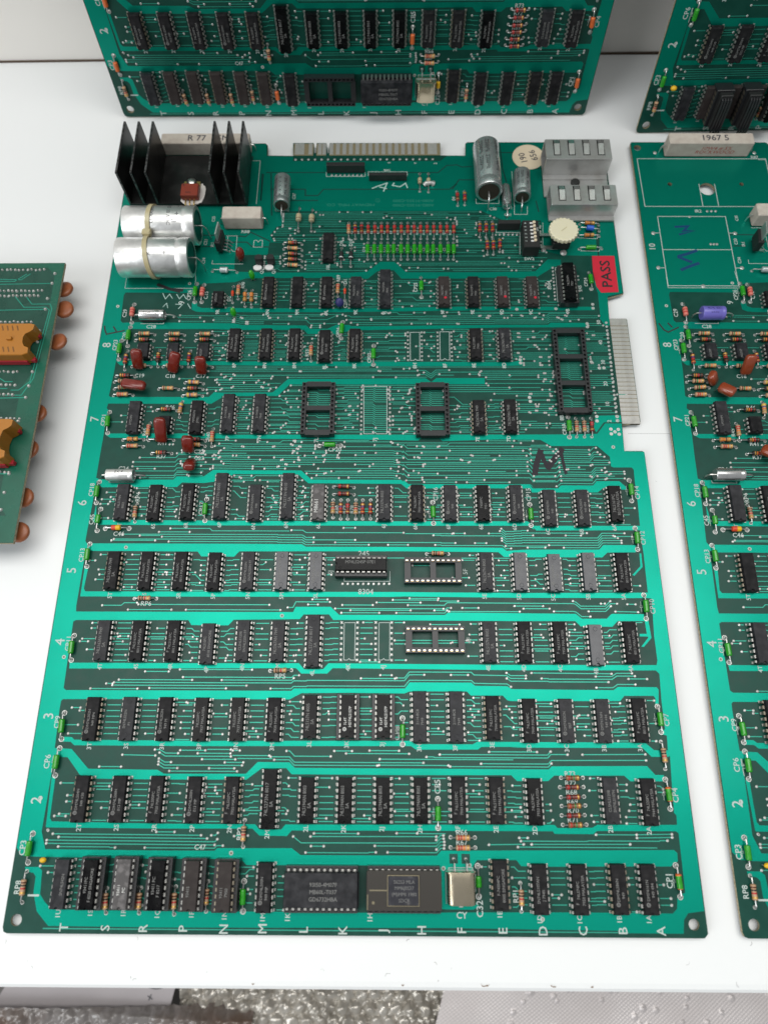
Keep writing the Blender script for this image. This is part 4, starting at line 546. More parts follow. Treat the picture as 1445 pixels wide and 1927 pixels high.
# ------------------------------------------------------------------ component builders
CACHE = {}
def cached(key, fn):
    if key not in CACHE: CACHE[key] = fn()
    return CACHE[key]
def chip_len(n): return {8: 9.4, 14: 19.0, 16: 19.4, 18: 22.7, 20: 25.0, 24: 31.5}[n]
def chip_body(n, st, z0=0):
    def mk():
        mb = MB(); L = chip_len(n)/2; w = 3.2; k = 'c%d' % st
        na = 9; r = .85
        def ring(d, z, notch, dz=0):
            ys, xs = -L+d, w-d
            pts = [(-xs, L-d, z), (-xs, ys, z)]
            for i in range(na):
                a = math.pi-math.pi*i/(na-1)
                pts.append((r*math.cos(a), ys+(r*math.sin(a) if notch else 0), z))
            return pts+[(xs, ys, z), (xs, L-d, z)]
        mb.loft([ring(.25, .9, 0), ring(.0, 2.35, 0), ring(.0, 2.6, 0), ring(.12, 3.0, 0), ring(.13, 3.0, 1), ring(.33, 4.12, 1), ring(.42, 4.2, 1)], k)
        rr = random.Random(n*7+st)
        dims = [(1.6, -L+2.6, .55)] if st in (0, 3, 4) else [(0, -L+2.6, .95), (0, L-2.4, .95)] if n > 8 else [(-1.6, -L+1.8, .5)]
        for x, y, q in dims:                # ejector-pin rings
            mb.loft([[(x+s_*math.cos(2*math.pi*j/16), y+s_*math.sin(2*math.pi*j/16), z) for j in range(16)] for s_, z in ((q+.13, 4.2), (q+.06, 4.245), (q, 4.245), (q-.08, 4.205))], k, False, True)
        return smooth(mb.mesh('chip_body'), 28)
    return cached(('cb', n, st), mk)
def pin_row(n, side, tar=False, short=False):
    def mk():
        mb = MB(); k = 'pin_b' if tar else 'pin'
        for i in range(n//2):
            y = ((n//2-1)/2-i)*PITCH
            e = .42 if (i in (0, n//2-1)) else 0
            a, b2 = y-.72+(e if i == n//2-1 else 0), y+.72-(e if i == 0 else 0)
            s_ = side
            prof = [(3.1, 2.62), (3.72, 2.58), (3.98, 2.3), (3.98, 1.1)]; t = .26
            vs = []; 
            for x, z in prof: vs += [(s_*x, a, z), (s_*x, b2, z)]
            for x, z in prof: vs += [(s_*(x-(.26 if z < 2.5 else 0)), a, z-(.26 if z > 2.4 else 0)), (s_*(x-(.26 if z < 2.5 else 0)), b2, z-(.26 if z > 2.4 else 0))]
            fs = []
            for j in range(3):
                q = 2*j; fs += [(q, q+1, q+3, q+2), (8+q, 8+q+2, 8+q+3, 8+q+1), (q, q+2, q+10, q+8), (q+1, q+9, q+11, q+3)]
            fs += [(6, 7, 15, 14)]
            mb.add(vs, fs, k)
            if not short: mb.box(min(s_*3.7, s_*3.96), max(s_*3.7, s_*3.96), y-.25, y+.25, -.5, 1.1, k)
        return mb.mesh('pin_row')
    return cached(('pr', n, side, tar, short), mk)
def marking(mk_, n, st, sz=1.55):
    def mk():
        l = mk_.split('|'); mb = MB(); k = 'markb' if st in (2, 6) else 'mark'
        L = chip_len(n)
        big = len(l) > 1 and l[1] in ('SA',) or st in (3, 5) and len(l[0]) > 8
        if mk_.startswith('1L4T'): k = 'markb'
        for i, t in enumerate(l):
            for j, q in enumerate(t.split('  ') if t else []):
                s_ = 1.45 if big else 1.15
                if mk_.startswith('M8661'): s_ = 1.9; k = 'markb'
                sx = min(1, (L-3)/(len(q)*s_*.98))
                x = (-1.0 if i == 0 else 1.15)
                put_text(mb, q, x, -.2 if len(q) > 6 else -2.2, 4.225, s_, 90, k, .03, sx)
        if st == 0 and 'MALAYSIA' in mk_: put_text(mb, 'F', -1.5, -5.2, 4.225, 1.2, 90, k, .03)
        if mk_.startswith(('DM', '1L4T')) and n > 8:
            mb.disc(-1.3, -5.6, 4.225, .9, k, 8, .5); mb.disc(-1.3, -5.6, 4.226, .3, k, 6)
        return mb.mesh('marking')
    return cached(('mk', mk_, n, st), mk)
def add_chip(parent, ref, n, x, y, st, mk_, z=0, top=None, name='chip', h=0, label=None, short=False, rot=None):
    rot = (0, 0, rot if rot is not None else (math.pi/2 if h else 0))
    if top: o = top
    else: o = obj(name, chip_body(n, st), parent, (x, y, z), rot, label)
    for sd in (-1, 1): obj('pin_row', pin_row(n, sd, st in (0, 4) and n == 16 and (ord(ref[-1]) % 3 == 0), short), o)
    if mk_ and mk_ != '|': obj('marking', marking(mk_, n, st), o)
    rd = {'9F': (.6, -5), '9D': (1, -4.4), '9C': (1.2, -5)}.get(ref)
    if rd:
        mb = MB(); mb.disc(rd[0], rd[1], 4.25, .8, 'redl', 9); obj('paint_dot', mb.mesh('paint_dot'), o)
    return o
def dip_socket(n, row, style=0):
    def mk():
        mb = MB(); L = n//2*PITCH/2; w = row/2+1.25; t = 2.5 if row > 8 else 2.2; H = 4.2
        x1 = row/2-1.25
        rails = ((-w, -x1), (x1, w))
        for a, c in rails:
            mb.box(a, c, -L, L, 0.3, H-1.2, 'sock')
            mid = (a+c)/2
            mb.box(a, a+.55, -L, L, H-1.2, H, 'sock'); mb.box(c-.75, c, -L, L, H-1.2, H, 'sock')
            for i in range(n//2+1):
                y = L-i*PITCH; mb.box(a+.55, c-.75, max(-L, y-.5), min(L, y+.5), H-1.2, H-.02, 'sock')
        bars = 2 if n < 40 else 3
        ys = [-L+.9+i*(2*L-1.8)/bars for i in range(bars+1)]
        if n == 22: ys = [-L+1.6, 0, L-1.6]
        for i, y in enumerate(ys):
            b2 = 1.5 if i in (0, len(ys)-1) else 1.35
            mb.box(-x1+.002, x1-.002, y-b2, y+b2, 1.3, H-.25, 'sock')
        return mb.mesh('socket')
    return cached(('so', n, row, style), mk)
def contact(style=0):
    def mk():
        mb = MB()
        if style: mb.box(-.5, .45, -.62, .62, 3.0, 3.5, 'lead'); mb.box(-.5, -.3, -.6, .6, 3.5, 4.1, 'brass')
        else: mb.box(-.45, .35, -.6, .6, 2.99, 3.06, 'hole')
        return mb.mesh('contact')
    return cached(('ct', style), mk)
def add_socket(parent, n, row, x, y, h, contacts=True, bright=False):
    o = obj('socket', dip_socket(n, row), parent, (x, y, 0), (0, 0, math.pi/2 if h else 0))
    if contacts:
        for i in range(n//2):
            for sd in (-1, 1): obj('contact', contact(1 if bright else 0), o, (sd*(row/2+.05), ((n//2-1)/2-i)*PITCH, 0))
    return o
BANDS = {   # body length, radius, body colour, band colours along the body, dog-bone
 'g': (6.2, 1.32, 'gcap', None), 'gs': (4.6, 1.3, 'gcap', None), 'go': (6.2, 1.25, 'gcap', 'orab'),
 'oc': (5.6, 1.3, 'orab', None), 'p': (5.6, 1.35, 'pink', ['re', 're']), 'ry': (4.8, 1.35, 'redb', 'half'), 'yc': (4, 1.3, 'yelb', None),
 't1': (6.3, 1.2, 'rtan', ['br', 'k', 're', 'gd']), 't2': (6.3, 1.2, 'rtan', ['re', 're', 'og', 'gd']), 't3': (6.3, 1.2, 'rtan', ['br', 'gr', 'og', 'gd']),
 'd': (6.3, 1.15, 'rdk', ['re', 'k', 'br', 'gd']), 'dp': (6.3, 1.15, 'rdk', ['gd', 'vi', 're', 'og']), 'r': (6, 1.1, 'rdk', ['re', 're', 'br', 'gd']), 'rd': (5.6, 1.1, 'rred', ['re', 're', 'br', 'gd']),
 'bg': (6.3, 1.2, 'rbr', ['re', 'br', 'gr', 'gd']), 'dy': (6.3, 1.2, 'k', ['gd', 'og', 're', 'br']), 'ty': (6.3, 1.2, 'rtan', ['ye', 'vi', 'og', 'gd']), 'o': (6.0, 1.15, 'rora', ['og', 'og', 'br', 'gd']),
 'gd': (3.6, .8, 'redb', ['k']), 'bd': (5.4, 1.25, 'rub', ['wh']), 'zn': (5, 1.6, 'glass', ['wh']), 'bt': (4.6, 1.7, 'beige', ['br']), 'bt2': (4, 1.2, 'beige', ['br']), 'bl': (4.6, 1.6, 'blu', None)}
NAMES = {'g': 'capacitor', 'gs': 'capacitor', 'go': 'capacitor', 'oc': 'capacitor', 'p': 'capacitor', 'ry': 'capacitor', 'yc': 'capacitor', 'bl': 'capacitor', 'gd': 'diode', 'bd': 'diode', 'zn': 'diode', 'bt': 'diode', 'bt2': 'diode'}
ALABEL = {'ry': 'capacitor half red half yellow', 'bl': 'blue capacitor between two resistors', 'zn': 'clear glass diode', 'bd': 'black diode', 'oc': 'orange capacitor', 'p': 'salmon pink capacitor', 'yc': 'small yellow capacitor'}
def axial_mesh(t, D):
    def mk():
        L, r, k, bands = BANDS[t]; mb = MB(); L = min(L, D-1.6); zc = r+.35
        a, e = (D-L)/2, (D+L)/2
        pts = [(a, zc)]
        A = lambda s_: (s_-D/2, 0, zc)
        dog = isinstance(bands, list) and len(bands) == 4
        prof = []
        N = 22
        cuts = []
        if isinstance(bands, list):
            ctr = [.2, .38, .56, .82] if dog else [.35, .65][:len(bands)] if len(bands) == 2 else [.8]
            cuts = [(c-.05, c+.05, q) for c, q in zip(ctr, bands)]
        edges = sorted(set([0, .03, .08, .14, .25, .5, .75, .86, .92, .97, 1]+[c for q in cuts for c in q[:2]]))
        def rad(u):
            d = min(u, 1-u)*L
            if dog: base = r*(1 if d < 1.3 else 1-.16*min(1, (d-1.3)/.5)); 
            else: base = r
            return base*(math.sqrt(max(0, 1-(1-min(1, d/.55))**2))*.75+.25 if d < .55 else 1)
        for u in edges:
            kk = k
            for c0, c1, q in cuts:
                if c0-1e-6 <= u < c1-1e-6: kk = q
            if bands == 'orab' and (u < .1 or u >= .9): kk = 'orab'
            if bands == 'half' and u >= .5: kk = 'yelb'
            prof.append((u*L, rad(u), kk))
        mb.lathe(A(a), A(e), prof, 12)
        for s_, q in ((0, a), (D, e)):
            i = .55 if s_ == 0 else -.55
            mb.tube([(s_-D/2, 0, -.2), (s_-D/2, 0, zc*.55), (s_-D/2+i*.4, 0, zc*.9), (s_-D/2+i*1.2, 0, zc), (q-D/2, 0, zc)], .33, 'lead', 6)
        return smooth(weld(mb.mesh(NAMES.get(t, 'resistor'))), 50)
    return cached(('ax', t, round(D*2)/2), mk)
def add_axial(parent, t, x1, y1, x2, y2, lift=0):
    D = math.hypot(x2-x1, y2-y1); o = obj(NAMES.get(t, 'resistor'), axial_mesh(t, D), parent, ((x1+x2)/2, (y1+y2)/2, lift), (0, 0, math.atan2(y2-y1, x2-x1)), ALABEL.get(t))
    return o
def can(name, parent, x0, y0, x1, y1, r, k, endk, label=None, groove=True, lead=6, inner=None):
    """axial electrolytic lying on the board from (x0,y0) to (x1,y1)"""
    D = math.hypot(x1-x0, y1-y0); mb = MB(); z = r+.3
    P = [(0, r*.93, k), (.25, r*.985, k), (.7, r, k)]
    P += [(D*.80, r, k), (D*.82, r*.972, k), (D*.84, r*.972, k), (D*.865, r, k)] if groove else []
    P += [(D-.6, r, k), (D-.15, r*.97, k), (D, r*.88, endk), (D-.01, r*.8, inner or endk), (D-.5, r*.78, inner or endk), (D-.52, r*.1, inner or endk)]
    mb.lathe((0, 0, z), (D, 0, z), P, 28)
    mb.tube([(D-.6, 0, z), (D+lead*.5, 0, z), (D+lead*.8, 0, z*.8), (D+lead, 0, z*.3), (D+lead, 0, -.2)], .42, 'lead', 7)
    mb.tube([(.1, 0, z), (-lead*.4, 0, z), (-lead*.6, 0, z*.6), (-lead*.6, 0, -.2)], .42, 'lead', 7)
    return obj(name, smooth(weld(mb.mesh(name)), 45), parent, (x0, y0, 0), (0, 0, math.atan2(y1-y0, x1-x0)), label)
def wrap_text(parent, t, L, r, at, ang, size, k, along=True, name='printing'):
    """letters bent round a can of radius r lying along local x"""
    vs, fs = text(t, size); mb = MB(); z0 = r+.3; out = []
    for x, y in vs:
        if along: u, w = at+x, ang+y/r
        else: u, w = at-y, ang+x/r
        rr = r+.05; out.append((u, -rr*math.sin(w), z0+rr*math.cos(w)))
    mb.add(out, fs, k); o = obj(name, mb.mesh(name), parent); return o
def film_cap(parent, bx, by, tx, ty, zt, w, th, k='film', rotz=0, label='dipped reddish brown film capacitor', zb=.8):
    mb = MB(); B = Vector((0, 0, zb)); T = Vector((tx-bx, ty-by, zt)); d = (T-B).normalized(); s_ = Vector((math.cos(rotz), math.sin(rotz), 0)); s_ = (s_-d*s_.dot(d)).normalized(); n = d.cross(s_)
    H = (T-B).length; rings = []
    for u, a, b2 in ((-.02, .55, .35), (.03, .82, .75), (.12, .97, 1), (.5, 1, .97), (.86, .97, 1), (.95, .85, .8), (1.0, .6, .4)):
        c = B+d*(H*u); ring = []
        for j in range(20):
            q = 2*math.pi*j/20; e = 3.2
            cx, cy = math.copysign(abs(math.cos(q))**(2/e), math.cos(q)), math.copysign(abs(math.sin(q))**(2/e), math.sin(q))
            ring.append(tuple(c+s_*(cx*w/2*a)+n*(cy*th/2*b2)))
        rings.append(ring)
    mb.loft(rings, k)
    for q in (-.3, .3):
        p = B+s_*(w*q); mb.tube([tuple(p), (p.x*1.1, p.y*.4-.2, .4), (p.x*1.1, p.y*.4-.2, -.3)], .3, 'lead', 5)
    return obj('capacitor', smooth(weld(mb.mesh('capacitor')), 50), parent, (bx, by, 0), (0, 0, 0), label)
def drop_cap(parent, x, y, k, r, h, label, lean=(0, 0)):
    mb = MB(); rings = []
    for u, q in ((0, .25), (.1, .55), (.3, .9), (.5, 1), (.72, .92), (.88, .62), (.97, .3), (1, .05)):
        rings.append([(r*q*math.cos(2*math.pi*j/14)+lean[0]*u, r*.75*q*math.sin(2*math.pi*j/14)+lean[1]*u, 1+h*u) for j in range(14)])
    mb.loft(rings, k)
    for q in (-1, 1): mb.tube([(q*.5, 0, 1.3), (q*1.2, 0, -.2)], .3, 'lead', 5)
    return obj('capacitor', smooth(mb.mesh('capacitor'), 60), parent, (x, y, 0), (0, 0, 0), label)
def transistor(parent, x, y):
    mb = MB(); pts = [(2.3*math.cos(a), 2.3*math.sin(a)) for a in [math.pi*(-.2+1.4*j/12) for j in range(13)]]
    mb.loft([[(px, py-.2, z) for px, py in pts] for z in (1.6, 6.0)]+[[(px*.93, (py-.2)*.93, 6.2) for px, py in pts]], 'rub')
    for q in (-1.27, 0, 1.27): mb.box(q-.2, q+.2, -.2, .2, -.3, 1.6, 'lead')
    return obj('transistor', smooth(mb.mesh('transistor'), 40), parent, (x, y, 0))
def block_resistor(parent, x0, x1, y0, y1, h, label, words=None, top=None):
    mb = MB(); L, Wd = x1-x0, y1-y0
    mb.box(-L/2, L/2, -Wd/2, Wd/2, .4, h, 'cer', .5)
    for s_ in (-1, 1): mb.tube([(s_*L/2, 0, h*.5), (s_*(L/2+1.6), 0, h*.48), (s_*(L/2+2.4), 0, h*.3), (s_*(L/2+2.6), 0, -.2)], .42, 'lead', 7)
    o = obj('resistor', mb.mesh('resistor'), parent, ((x0+x1)/2, (y0+y1)/2, 0), (0, 0, 0), label)
    if words:
        m2 = MB(); 
        for i, t in enumerate(words):
            vs, fs = text(t, 2.3); m2.add([(vx*1.15+4+vy*.2, -Wd/2-.03, h*.62-i*2.7+vy) for vx, vy in vs], fs, 'redink')
        obj('printing', m2.mesh('printing'), o)
    if top:
        m2 = MB(); put_text(m2, top, 2, 0, h+.03, 4.2, 0, 'ink2', .1); obj('handwriting', m2.mesh('handwriting'), o)
    return o

# ------------------------------------------------------------------ boards
bare = make_bare_board(R87_HOLES); copper = make_copper(); traces = make_traces(); pads = make_pads(); silk = make_silk(); etch = make_etch()
fing_r = MB(); fing_r.box(0, 9.6, -1.08, 1.08, -1.5, .07, 'fing2'); fing_r = fing_r.mesh('contact_finger')
fing_t = MB(); fing_t.box(-1.15, 1.15, 0, 9.0, -1.5, .07, 'fing'); fing_t = fing_t.mesh('contact_finger')
fing_w = MB(); fing_w.box(-2.9, 2.9, 0, 9.0, -1.5, .07, 'fing'); fing_w = fing_w.mesh('contact_finger')
fing_e = MB(); fing_e.box(0, 9.4, -2.3, 2.3, -1.5, .07, 'fing2'); fing_e = fing_e.mesh('contact_finger')
tabs = []
for q in ((285.2, 294.8, 237.6, 302.4), (101.9, 114.2, 422.6, 432.2), (116.2, 122.2, 422.6, 432.2), (124.3, 193.1, 422.6, 432.2)):
    m_ = MB(); m_.box(*q, -1.4, .03, 'tan'); tabs.append(m_.mesh('bare_edge_strip'))
def board(label, loc, rot, fingers=True):
    root = thing('circuit_board', label, 'circuit board', loc, rot)
    obj('bare_board', bare, root); obj('copper_plane', copper, root); obj('traces', traces, root, kind='stuff')
    obj('solder_pads', pads, root, kind='stuff'); obj('silkscreen_print', silk, root); obj('etched_lettering', etch, root)
    if fingers:
        for q in tabs: obj('bare_edge_strip', q, root)
        for i in range(22): obj('contact_finger', fing_r, root, (285.2, 297.0-i*2.54, 0))
        obj('contact_finger', fing_e, root, (285.3, 300.9, 0)); obj('contact_finger', fing_e, root, (285.3, 239.9, 0))
        obj('contact_finger', fing_w, root, (105.6, 423.4, 0)); obj('contact_finger', fing_w, root, (188.2, 423.4, 0))
        for x in [112.4, 118.2, 121]+[125.4+4.05*i for i in range(15)]: obj('contact_finger', fing_t, root, (x, 423.4, 0))
    return root
Y_HS = 382.8
def heatsink(root):
    t = obj('heatsink', None, root, (0, 0, 0)); mb = MB()
    mb.box(5.6, 76.6, Y_HS, 420.4, .8, 2.4, 'hs', .3); b_ = mb.mesh('base_plate'); obj('base_plate', b_, t)
    fin = MB(); fin.box(-.65, .65, Y_HS, 421.5, 2.4, 26, 'hs', .12)
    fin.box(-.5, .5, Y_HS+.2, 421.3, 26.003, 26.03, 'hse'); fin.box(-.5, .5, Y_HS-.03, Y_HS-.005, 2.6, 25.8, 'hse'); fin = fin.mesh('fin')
    for x in (6.3, 14.6, 22.9, 59.2, 67.6, 75.9): obj('fin', fin, t, (x, 0, 0))
    return t
def regulator(root):
    o = obj('voltage_regulator', None, root, (42.5, 0, 0), label='red brown three legged regulator bolted to the black heatsink')
    p = MB(); pts = []; rr = random.Random(5)
    for j in range(26):
        a = 2*math.pi*j/26; rx, ry = 7.0+rr.uniform(-.5, .6), 8.3+rr.uniform(-.6, .6)
        pts.append((.9+rx*math.copysign(abs(math.cos(a))**.6, math.cos(a)), 390.2+ry*math.copysign(abs(math.sin(a))**.6, math.sin(a))))
    p.loft([[(x, y, z) for x, y in pts] for z in (2.42, 2.75)], 'paste'); obj('thermal_paste', p.mesh('thermal_paste'), o)
    m = MB(); m.box(-5, 5, 391, 398.3, 2.8, 4.1, 'brass', .2); obj('tab', m.mesh('tab'), o)
    m = MB(); m.box(-5.2, 5.2, 384.6, 393.6, 3.0, 7.4, 'regr', .45); obj('body', m.mesh('body'), o)
    m = MB(); put_text(m, '7805', -.6, 386.6, 7.44, 1.2, 0, 'ink'); put_text(m, 'R', -3.6, 392, 7.44, 1.5, 0, 'ink'); obj('printing', m.mesh('printing'), o)
    for x in (-2.54, 0, 2.54):
        m = MB(); m.tube([(x, 384.7, 4.2), (x, 381.6, 4.2), (x, 380.9, 3.6), (x, 380.7, 0)], .45, 'brass', 6); obj('lead', m.mesh('lead'), o)
    m = MB(); m.loft([[(3.1*q*math.cos(2*math.pi*j/18), 396.4+3.1*q*math.sin(2*math.pi*j/18), z) for j in range(18)] for q, z in ((1, 4.1), (1, 5), (.86, 5.9), (.55, 6.5), (.2, 6.7))], 'lead')
    obj('screw', smooth(m.mesh('screw'), 40), o)
def big_cans(root):
    for i, (y, x0, x1) in enumerate(((358.6, 10.6, 51.6), (336.2, 9.6, 50.2))):
        o = can('electrolytic_can', root, x0, y, x1, y, 10.8, 'alu', 'alu', inner='grn_end', label= 'large bare aluminium capacitor can, '+('upper' if i == 0 else 'lower')+' of the tied pair', lead=5)
        for t, at, ang, s_, al in ((('MEXICO', 20, .1, 2.0, False), ('MFD 10 VDC', 29.5, -.05, 2.0, False), ('+', 34.5, .1, 3.2, False), ('+', 34.5, -.55, 3.2, False), ('TJ', 32.5, .45, 2, False)) if i == 0 else (('+', 31, .42, 3, False), ('R', 22, .5, 2, False))):
            wrap_text(o, t, 45, 10.8, at-2.5, ang, s_, 'ink2', al)
        if i == 0: MB()
    # nylon tie: a loop round both cans
    mb = MB(); zc = 11.1; r = 11.15; path = []
    ya, yb = 358.6, 336.2
    for j in range(15): a = math.pi*(.98-j/14*1.02); path.append((27.2+.8, ya+r*math.sin(math.pi*j/14), zc-r*math.cos(math.pi*j/14)))
    path = path[::-1]
    top = [(28.2-.15*j, ya+r*math.sin(q), zc+r*math.cos(q)) for j, q in enumerate(np.linspace(math.pi*.95, -.85, 18))]
    mid = [(25.6, (ya+yb)/2, zc+6.2)]
    bot = [(26+.2*j, yb-r*math.sin(q), zc+r*math.cos(q)) for j, q in enumerate(np.linspace(-.85, math.pi*.95, 18))]
    P = [Vector(p) for p in top+mid+bot]; rings = []
    for i, p in enumerate(P):
        d = (P[min(i+1, len(P)-1)]-P[max(0, i-1)]).normalized(); s_ = Vector((1, 0, 0)); s_ = (s_-d*s_.dot(d)).normalized(); n = d.cross(s_)
        rings.append([tuple(p+s_*a*1.25+n*b2*.45) for a, b2 in ((-1, -1), (1, -1), (1, 1), (-1, 1))])
    mb.loft(rings, 'tie')
    o = obj('cable_tie', smooth(mb.mesh('cable_tie'), 40), root, label='yellowed nylon tie round both large cans')
    m = MB(); m.box(23.2, 28.2, 345.2, 349.2, 16.4, 20.2, 'tie', .7); obj('tie_lock', m.mesh('tie_lock'), o)
def finned_clip(root):
    def fold(y0, y1, zt, zb, ln):
        t = obj('heatsink', None, root, (0, 0, 0), label='folded zinc heatsink with four punched slots, '+ln); mb = MB()
        x0, x1 = (254.6, 293.4) if zt > 12 else (256, 294.6)
        mb.box(x0, x1, y0, y1, zt-1.1, zt, 'steel', .25); mb.box(x0, x1, y0, y0+1.1, zb, zt-1.1, 'steel'); mb.box(x0, x1, y1-1.1, y1, 1.2, zt-1.1, 'steel')
        mb.box(x0, x1, y0-3.5 if zb < 4 else y0+2, y1-1.12, zb-1.1 if zb < 4 else .6, zb if zb < 4 else 1.5, 'steel')
        obj('folded_sheet', mb.mesh('folded_sheet'), t)
        for i in range(4):
            x = x0+6.6+i*8.7
            m = MB(); m.box(x-2.1, x+2.1, y0+2.8, y1-.8, zt+.004, zt+.05, 'hole')
            m.loft([[(x-1.6, y1-4.3, zt+.06), (x+1.6, y1-4.3, zt+.06), (x+1.6, y1-1, zt+.06), (x-1.6, y1-1, zt+.06)], [(x-1.6, y1-4.6, zt+1.2), (x+1.6, y1-4.6, zt+1.2), (x+1.6, y1-1.2, zt+.5), (x-1.6, y1-1.2, zt+.5)]], 'slvb')  # brighter metal on the tongue's raised end paints its highlight
            m.loft([[(x-1.6, y0+3.4, zt+.06), (x+1.6, y0+3.4, zt+.06), (x+1.6, y1-4.4, zt+.06), (x-1.6, y1-4.4, zt+.06)], [(x-1.6, y0+3.4, zt+.1), (x+1.6, y0+3.4, zt+.1), (x+1.6, y1-4.6, zt+1.15), (x-1.6, y1-4.6, zt+1.15)]], 'steel')
            obj('slot_tongue', m.mesh('slot_tongue'), t)
        return t
    fold(404.6, 420, 14, 2.2, 'beside the board corner'); fold(374, 388.6, 10.5, 1.6, 'nearer the ivory dial')
    m = MB(); m.box(254.6, 293.6, 388.7, 404.5, .6, 1.3, 'steel'); o = obj('heatsink_bridge', m.mesh('heatsink_bridge'), root)
    m = MB(); m.loft([[(274+2.7*q*math.cos(2*math.pi*j/16), 399+2.7*q*math.sin(2*math.pi*j/16), z) for j in range(16)] for q, z in ((1, 1.31), (1, 2.4), (.8, 2.9))], 'rub'); obj('grommet', m.mesh('grommet'), root)
def dip_switch(root):
    m = MB(); m.box(238.7, 247.9, 345.6, 364.6, .5, 8.4, 'rub', .3); o = obj('dip_switch', m.mesh('dip_switch'), root, label='black block of six white slide switches')
    sl = MB(); sl.box(-1.3, 1.3, -.5, .5, 8.0, 8.7, 'wh', .1); sl.box(.3, 1.9, -.8, .8, 8.7, 9.7, 'cream', .25); sl = sl.mesh('slider')
    for i in range(6): obj('slider', sl, o, (244.1, 362.4-i*2.54, 0))
    m = MB()
    for i in range(6): put_text(m, str(6-i), 240.2, 362.4-i*2.54, 8.43, 1.2, 90, 'silk', .03)
    put_text(m, 'ON', 247, 358, 8.43, 1.1, 90, 'silk', .03); obj('printing', m.mesh('printing'), o)
    m = MB(); m.box(225.4, 238.4, 364.5, 367.2, .4, 6, 'rub', .25)
    for i in range(5): m.disc(226.8+i*2.54, 361.5, .13, .75, 'tin', 10, 0, .5)
    obj('resistor_network', m.mesh('resistor_network'), root)
def trimmer(root):
    o = obj('trimmer', None, root, (261.2, 354.9, 0), label='ivory toothed volume dial')
    m = MB(); n = 22; pts = []
    for j in range(n):
        for d, r in ((-.28, 8.0), (-.16, 8.45), (.16, 8.45), (.28, 8.0)): a = 2*math.pi*(j+d)/n; pts.append((r*math.cos(a), r*math.sin(a)))
    m.loft([[(x*q, y*q, z) for x, y in pts] for q, z in ((.97, 9.6), (1, 9.9), (1, 11.6), (.985, 11.95), (.9, 12.1))], 'dial'); obj('toothed_dial', smooth(m.mesh('toothed_dial'), 30), o)
    m = MB(); m.box(-2.2, 2.2, -.22, .22, 12.1, 12.25, 'tie', .05); d = obj('screw_slot', m.mesh('screw_slot'), o, (0, 0, 0), (0, 0, .7))
    m = MB(); m.box(-5, 5, -5, 5, 1, 6, 'rub', .4); m.tube([(0, 0, 6), (0, 0, 9.6)], 2.5, 'dial', 12); obj('trimmer_base', m.mesh('trimmer_base'), o)
    for x, y in ((-9.5, 5.3), (-9.5, -3.6)): m = MB(); m.box(x-2, x+5, y-.9, y+.9, 1.2, 1.7, 'lead', .1); obj('solder_tag', m.mesh('solder_tag'), o)
    m = MB(); m.disc(2, -6.5, .13, 2.0, 'tin', 14, 0, 1.2); m.disc(-9.5, -4.6, .13, 1.5, 'tin', 12, 0, .8); obj('solder_joint', m.mesh('solder_joint'), o)
def sleeves(root):
    o = can('electrolytic_capacitor', root, 97.4, 399.2, 97.7, 378.6, 4.9, 'slv', 'slvb', inner='brown_end', label='small silver capacitor with dark arrow stripe')
    for i in range(5): m = MB(); wrap_text(o, '<', 20, 4.9, 4+i*3.2, .15, 2.4, 'ink', False)
    for a in (-.55, .75): wrap_text(o, '22M 16V  22M', 20, 4.9, 10, a, 1.5, 'ink', True)
    o = can('electrolytic_capacitor', root, 220, 420.8, 220.4, 385.6, 7.9, 'slv', 'slvb', inner='brown_end', label= 'large silver axial capacitor beside the cream sticker')
    for a in (-.75, .05, .55): wrap_text(o, '2200uF  2200mF', 36, 7.9, 14, a, 2.3, 'ink', True)
    o = can('electrolytic_capacitor', root, 241.2, 403.2, 240.5, 384.2, 5, 'slv', 'slvb', inner='brown_end', label= 'mid sized silver axial capacitor below the cream sticker')
    for a in (-.6, .1, .6): wrap_text(o, '220uF 16V', 19, 5, 8, a, 1.6, 'ink', True)
    o = can('electrolytic_capacitor', root, 231.3, 394.8, 231.6, 379.6, 2.7, 'slvb', 'slvb', 'thin pale capacitor between two silver ones', groove=False)
    wrap_text(o, 'U U U', 15, 2.7, 8, .1, 1.5, 'ink2', True)
def stickers(root):
    m = MB(); m.loft([[(247.4+9.9*math.cos(2*math.pi*j/40), 420.8+9.9*math.sin(2*math.pi*j/40), z) for j in range(40)] for z in (.12, .2)], 'cream')
    o = obj('sticker', m.mesh('sticker'), root, label='round cream sticker with handwritten numbers')
    m = MB(); put_text(m, '190', 244.2, 420, .22, 3.9, 104, 'ink2', .08); put_text(m, '656', 250.6, 422.2, .22, 3.9, 104, 'ink2', .08); obj('handwriting', m.mesh('handwriting'), o)
    pts = [(279.5, 346), (292.4, 346), (292.2, 320.9), (282.4, 320.5), (280, 325), (279.0, 335.2)]
    m = MB(); m.loft([[(x, y, z) for x, y in pts[::-1]] for z in (.12, .22)], 'redl'); o = obj('sticker', m.mesh('sticker'), root, label='red sticker printed PASS')
    m = MB(); put_text(m, 'PASS', 286.6, 333.4, .24, 5.6, 90, 'ink', .16, 1.12); obj('printing', m.mesh('printing'), o)
def strokes(root, name, S_, w, k, z=.13, label=None):
    m = MB()
    for i, l in enumerate(S_): m.strip(l, w, z+i*.004, k)
    obj(name, m.mesh(name), root, label=label)
